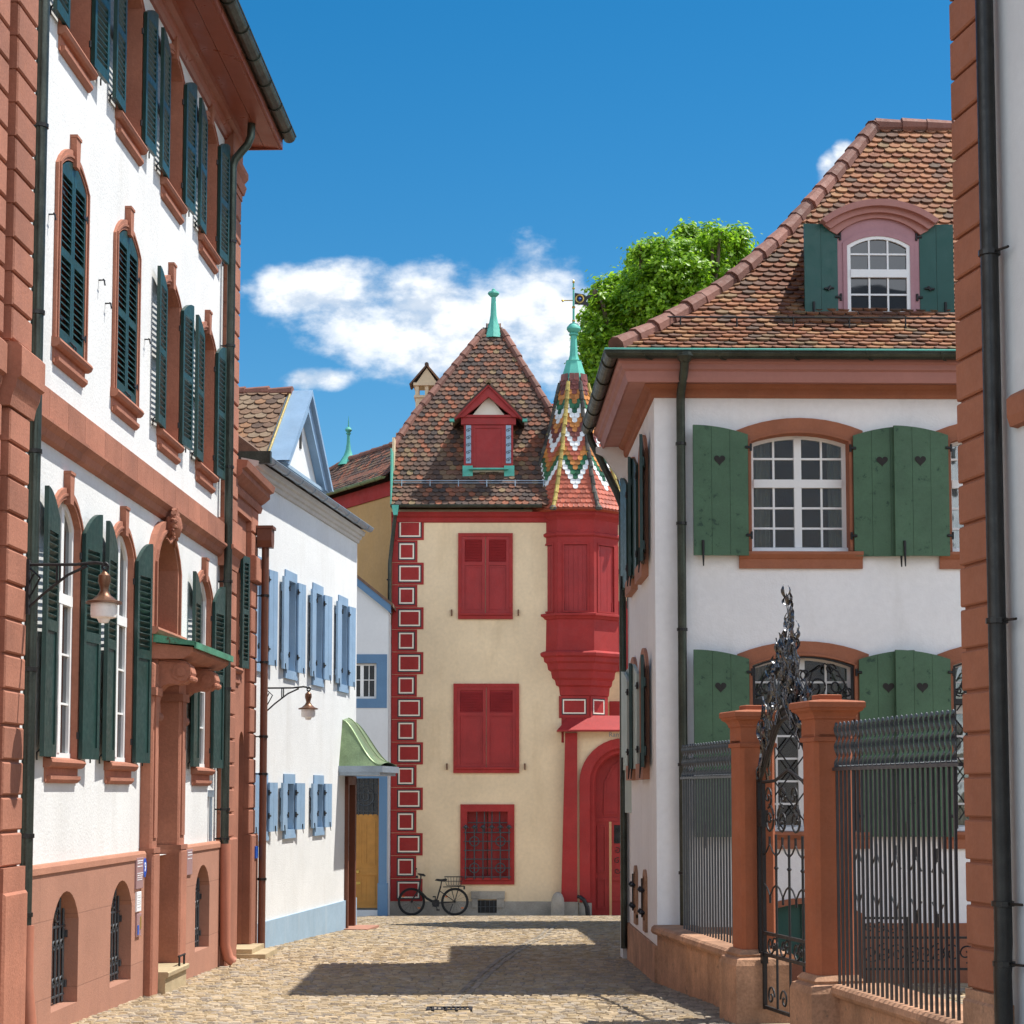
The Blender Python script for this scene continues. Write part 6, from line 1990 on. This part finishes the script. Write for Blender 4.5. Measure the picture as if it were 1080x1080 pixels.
dp = downpipe(G, [(.53, -.10, -.4), (.53, -.11, .55), (.53, -.10, .75), (.53, -.10, 9.4)], .056, 'dark_metal', clips=[(.53, -.10, z) for z in (.98, .62, 2.7, 5.0, 7.2)], clip_dir=(.16, .05, 0))

# ------------------------------------------------------------------ garden railing in front of the villa
t = thing('iron_railing', 'low black scrolled iron railing on the courtyard paving in front of the villa', 'railing', (3.62, 19.7, gz(19.7)))
mb = MB()
for z, a, b in ((.72, 0, .46), (.52, 0, 1.35), (.20, 0, 1.35)): mb.box(a, b, -.012, .012, z - .012, z + .012)
for x in (0, .46, .9, 1.35): mb.box(x - .014, x + .014, -.014, .014, 0, .72 if x < .5 else .52)
for k in range(10):
    x = .07 + k * .14
    mb.tube([(p[0], 0, p[2]) for p in spiral(x, .36, .10, 1.5, PI / 2 * k, 1 if k % 2 else -1)], .009, 5)
for k in range(4): mb.tube([(p[0], 0, p[2]) for p in spiral(.06 + k * .12, .62, .06, 1.3, PI / 2 * k, 1)], .008, 5)
mb.build('panel', 'flat_iron', t)

# ------------------------------------------------------------------ wall lamps
def lamp(label, base, rz, zs, arm, k=1.0):
    t = thing('wall_lamp', label, 'lamp', base, rz, 'wall lamps on iron arms')
    b = MB()
    b.tube([(0, 0, zs), (arm * .6, 0, zs + .0), (arm * .86, 0, zs + .015), (arm * .95, 0, zs + .005)], .012, 6)
    b.tube([(0, 0, zs - .33), (arm * .2, 0, zs - .22), (arm * .5, 0, zs - .08), (arm * .75, 0, zs - .01)], .011, 6)
    b.tube([(p[0], 0, p[2]) for p in spiral(arm * .97, zs - .02, .032, 1.2, PI / 2, -1)], .010, 6)
    b.tube([(arm * .36, 0, zs), (arm * .36, 0, zs - .14)], .009, 5); b.tube([(arm * .40, 0, zs), (arm * .40, 0, zs - .12)], .009, 5)
    b.tube([(0, 0, zs - .02), (arm * .15, 0, zs - .10), (0, 0, zs - .27)], .009, 5); b.tube([(0, 0, zs - .16), (arm * .07, 0, zs - .07)], .008, 5)
    b.box(-.02, .01, -.03, .03, zs - .38, zs + .04)
    b.build('bracket', 'flat_iron', t)
    h = MB()
    h.lathe([(.008, -.04), (.02, -.06), (.045, -.085), (.048, -.13), (.035, -.17), (.030, -.20), (.05, -.235), (.09, -.27), (.135, -.285), (.138, -.30), (.10, -.30)], (arm * .97, 0, zs), 20)
    h.build('hood', 'bronze', t, smooth=40)
    g = MB(); g.lathe([(.098, -.30), (.10, -.38), (.095, -.405), (.05, -.415), (.035, -.445), (.0, -.45)], (arm * .97, 0, zs), 20)
    g.build('globe', 'frosted_glass', t, smooth=50)
    return t
rA = math.atan2(1, .0335)
def onA(u, out): return Vector((-4.33, 0, 0)) + Vector((math.cos(rA), math.sin(rA), 0)) * u + Vector((math.sin(rA), -math.cos(rA), 0)) * out
lamp('bronze wall lamp with white glass hanging in front of the dark green shutters', onA(14.36, .17), rA - PI / 2, 3.38, .60)
rC = math.atan2(1, .1269)
pC = Vector((-6.765 + .1269 * 26.35, 26.35, 0))
lamp('wall lamp hanging below the blue shutters of the white house', pC, rC - PI / 2, 3.10, .62)

# ------------------------------------------------------------------ bicycle leaning on the cream house
BK = thing('bicycle', 'black city bicycle with rear wire basket leaning on the cream house wall', 'bicycle', (-2.36, 47.12, gz(47.1)), 0)
BK.rotation_euler = (R(-5), 0, 0)
WR = .34
fx, rx = -.12, .95
def wheel(x, turn=0):
    t = MB(); t.torus((0, 0, 0), WR - .02, .022, 'y', 36, 8); ty = t.build('tyre', 'rubber', None, (x, 0, WR), turn)
    r = MB(); r.torus((0, 0, 0), WR - .05, .010, 'y', 32, 6)
    for k in range(14):
        a = 2 * PI * k / 14
        r.tube([(.02 * math.cos(a + 1), .02 * (-1) ** k, .02 * math.sin(a + 1)), ((WR - .05) * math.cos(a), 0, (WR - .05) * math.sin(a))], .0022, 3)
    r.tube([(0, -.05, 0), (0, .05, 0)], .028, 10)
    ro = r.build('rim', 'dark_metal', ty)
    q = MB()
    for a in (2.6, 5.6): q.box((WR - .10) * math.cos(a) - .03, (WR - .10) * math.cos(a) + .03, -.012, .012, (WR - .10) * math.sin(a) - .015, (WR - .10) * math.sin(a) + .015)
    q.build('reflector', 'reflector', ty)
    ty.parent = BK
    return ty
wheel(fx, R(12)); wheel(rx)
mb = MB()
bb = (.48, 0, .30); st = (.60, 0, .72); hd = (.10, 0, .86); hl_ = (.06, 0, .62)
mb.tube([hl_, (.26, 0, .42), bb], [.030, .032, .032], 8); mb.tube([bb, st], .020, 8); mb.tube([hl_, hd], .024, 8)
for s in (-.05, .05):
    mb.tube([bb, (rx, s, WR)], .013, 6); mb.tube([(.58, 0, .60), (rx, s, WR)], .011, 6)
mb.build('frame', 'dark_metal', BK, smooth=60)
mb = MB()
for s in (-.05, .05): mb.tube([(.06, s * .6, .63), (-.03, s, .50), (fx, s, WR)], [.018, .016, .012], 6)
mb.build('fork', 'dark_metal', BK, smooth=60)
mb = MB()
mb.tube([hd, (.11, 0, .98)], .016, 6); mb.tube([(.11, 0, .98), (.06, 0, 1.0), (.05, -.18, 1.02), (.16, -.30, 1.0)], .013, 6); mb.tube([(.06, 0, 1.0), (.05, .18, 1.02), (.16, .30, 1.0)], .013, 6)
mb.tube([(.12, -.26, 1.0), (.20, -.32, .99)], .018, 6); mb.tube([(.12, .26, 1.0), (.20, .32, .99)], .018, 6); mb.box(-.02, .04, -.04, .04, .92, .98); mb.tube([(.02, .1, 1.0), (-.02, .12, 1.14)], .006, 4); mb.lathe([(0, -.03), (.03, 0), (0, .03)], (-.02, .12, 1.15), 8)
mb.build('handlebar', 'flat_iron', BK)
mb = MB(); mb.tube([st, (.62, 0, .84)], .014, 6); mb.prism([(.45, .86), (.50, .90), (.62, .89), (.74, .91), (.76, .87), (.70, .83), (.56, .84)], -.06, .06); mb.build('saddle', 'rubber', BK)
mb = MB(); mb.box(.40, .56, -.05, .05, .22, .38); mb.torus((.48, -.07, .30), .085, .010, 'y', 20, 5); mb.tube([(.48, -.08, .30), (.52, -.09, .14)], .012, 5); mb.box(.50, .58, -.14, -.06, .12, .15); mb.tube([(.48, .08, .30), (.46, .09, .46)], .012, 5); mb.box(.40, .48, .06, .14, .45, .48); mb.tube([(.9, -.06, .28), (.80, -.12, .02)], .010, 5); mb.build('motor_crank', 'flat_iron', BK)
mb = MB()
for cxx, a0, a1_ in ((rx, -20, 190), (fx, 20, 120)):
    pts = [(cxx + (WR + .03) * math.cos(R(a)), 0, WR + (WR + .03) * math.sin(R(a))) for a in range(a0, a1_, 12)]
    for p, q in zip(pts, pts[1:]): mb.add([(p[0], -.03, p[2]), (p[0], .03, p[2]), (q[0], .03, q[2]), (q[0], -.03, q[2])], [(0, 1, 2, 3)])
mb.build('mudguard', 'rubber', BK)
mb = MB()
for s in (-.06, .06): mb.tube([(.66, s, .70), (1.18, s, .72)], .010, 5); mb.tube([(rx, s, WR), (1.05, s, .71)], .008, 5); mb.tube([(rx, s, WR), (.85, s, .70)], .008, 5)
mb.box(1.16, 1.20, -.04, .04, .64, .72)
mb.build('luggage_rack', 'flat_iron', BK)
mb = MB()
for z, g in ((.74, 0), (.84, .02), (.95, .04)):
    c = [(.74 - g, -.13 - g), (1.10 + g, -.13 - g), (1.10 + g, .13 + g), (.74 - g, .13 + g), (.74 - g, -.13 - g)]
    for p, q in zip(c, c[1:]): mb.tube([(p[0], p[1], z), (q[0], q[1], z)], .006 if z < .9 else .009, 4)
for k in range(7):
    f = k / 6
    for s in (-1, 1): mb.tube([(.74 + .36 * f, s * .13, .74), (.70 + .44 * f, s * .17, .95)], .004, 4)
    mb.tube([(.74 + .36 * f, -.13, .74), (.74 + .36 * f, .13, .74)], .004, 4)
mb.build('basket', 'dark_metal', BK)

# ------------------------------------------------------------------ drain grate in the street
mb = MB(); z = gz(17.65) + .014
mb.ring([(-.78, -.13), (-.78, .13), (-.36, .13), (-.36, -.13)], [(-.75, -.10), (-.75, .10), (-.39, .10), (-.39, -.10)], 0, .02, closed=True)
vs = MB()
vs.v = [(p[0], 17.5 + p[2], z - p[1]) for p in mb.v]; vs.f = mb.f; vs.m = mb.m
vs.box(-.75, -.39, 17.4, 17.6, z - .03, z - .022, 1)
for k in range(9): vs.box(-.73 + .042 * k, -.715 + .042 * k, 17.4, 17.6, z - .02, z - .001)
tag(vs.build('drain_grate', ['flat_iron', 'interior']), 'dark iron drain grate set in the setts in the foreground', 'drain')

# ------------------------------------------------------------------ broad tree behind the roofs
def tree(label, base, clumps, n_leaf, seed, trunk_r=.38, leaf_s=.088):
    t = thing('deciduous_tree', label, 'tree', base)
    r = random.Random(seed)
    m = MB()
    top = clumps[0][0]
    m.tube([(0, 0, -2), (.05, .05, 3), (.1, -.05, 6), (.05, 0, 9)], [trunk_r * 1.2, trunk_r, trunk_r * .8, trunk_r * .6], 10)
    for (c, rad) in clumps:
        s = Vector((0, 0, r.uniform(5.5, 9))); e = Vector(c)
        mid = s.lerp(e, .5) + Vector((r.uniform(-.5, .5), r.uniform(-.5, .5), r.uniform(.2, .9)))
        m.tube([s, mid, e], [trunk_r * .22, trunk_r * .10, .02], 6)
        for q in range(4):
            d = Vector((r.gauss(0, 1), r.gauss(0, 1), r.gauss(.2, .8))).normalized() * rad * .8
            m.tube([mid.lerp(e, .6), e + d * .5 + Vector((0, 0, .1)), e + d], [.06, .04, .015], 5)
    m.build('trunk', 'bark', t, smooth=60)
    vs, fs = [], []
    wts = [c[1] ** 1.9 for c in clumps]
    per = 34
    for k in range(n_leaf // per):
        c, rad = r.choices(clumps, wts)[0]
        d = Vector((r.gauss(0, 1), r.gauss(0, 1), r.gauss(0, 1))).normalized()
        rr = rad * (r.random() ** .38) * r.uniform(.8, 1.12)
        ctr = Vector(c) + Vector((d.x, d.y, d.z * .85)) * rr
        sg = r.uniform(.10, .19)
        for q in range(per):
            o3 = Vector((r.gauss(0, sg), r.gauss(0, sg), r.gauss(0, sg * .75)))
            p = ctr + o3
            nrm = (d * .5 + o3 * 2 + Vector((r.gauss(0, .5), r.gauss(0, .5), .7 + r.gauss(0, .4)))).normalized()
            a = nrm.orthogonal().normalized(); b = nrm.cross(a); an = r.uniform(0, 6.3)
            u = a * math.cos(an) + b * math.sin(an); v = nrm.cross(u)
            s = leaf_s * r.uniform(.6, 1.25)
            o = len(vs)
            vs += [p - u * s, p - u * s * .2 + v * s * .62 + nrm * s * .1, p + u * s, p - u * s * .2 - v * s * .62 + nrm * s * .1]
            fs.append((o, o + 1, o + 2, o + 3))
    m = MB(); m.v = [tuple(p) for p in vs]; m.f = fs; m.m = [0] * len(fs)
    m.build('crown', 'leaf', t, recalc=False)
    return t
tb = Vector((5.0, 60.0, -2.0))
rt = random.Random(12)
cl = []
def clump(px, py, Y, rad):
    s = 2000 / Y
    cl.append((((px - 540) / s - tb.x, Y - tb.y, (836 - py) / s + 1.65 - tb.z), rad))
for (px, py, rad) in ((764, 262, .95), (745, 250, .8), (785, 275, .7), (722, 268, .9), (700, 262, .8), (690, 290, 1.0), (740, 300, 1.3), (775, 310, 1.0), (660, 300, .8), (650, 330, .9), (690, 335, 1.3), (735, 350, 1.4), (640, 365, .9), (670, 385, 1.2), (636, 350, .7), (628, 352, .5), (640, 395, .8), (650, 420, .9), (710, 385, 1.4), (760, 345, 1.0), (625, 330, .45), (800, 300, .8), (683, 262, .5), (762, 243, .55), (636, 313, .4)):
    clump(px, py, 60 + rt.uniform(-1.8, 1.8), rad * 1.0)
for (px, py, rad) in ((715, 300, .8), (705, 320, .9), (730, 285, .8), (748, 280, .8), (760, 285, .8), (690, 315, .8), (675, 330, .9), (720, 330, 1.0), (750, 320, 1.0), (655, 350, .8), (700, 290, .8), (668, 310, .7)):
    clump(px, py, 58.6 + rt.uniform(-.8, .8), rad)
for k in range(46):
    a0 = rt.choice(cl[:25])
    d = Vector((rt.gauss(0, 1), rt.gauss(0, 1), rt.gauss(0, .8))).normalized() * a0[1] * rt.uniform(.7, 1.05)
    cl.append((tuple(Vector(a0[0]) + d), a0[1] * rt.uniform(.28, .5)))
tree('broad leafy green tree rising behind the turret and villa roof', tb, cl, 118000, 3)
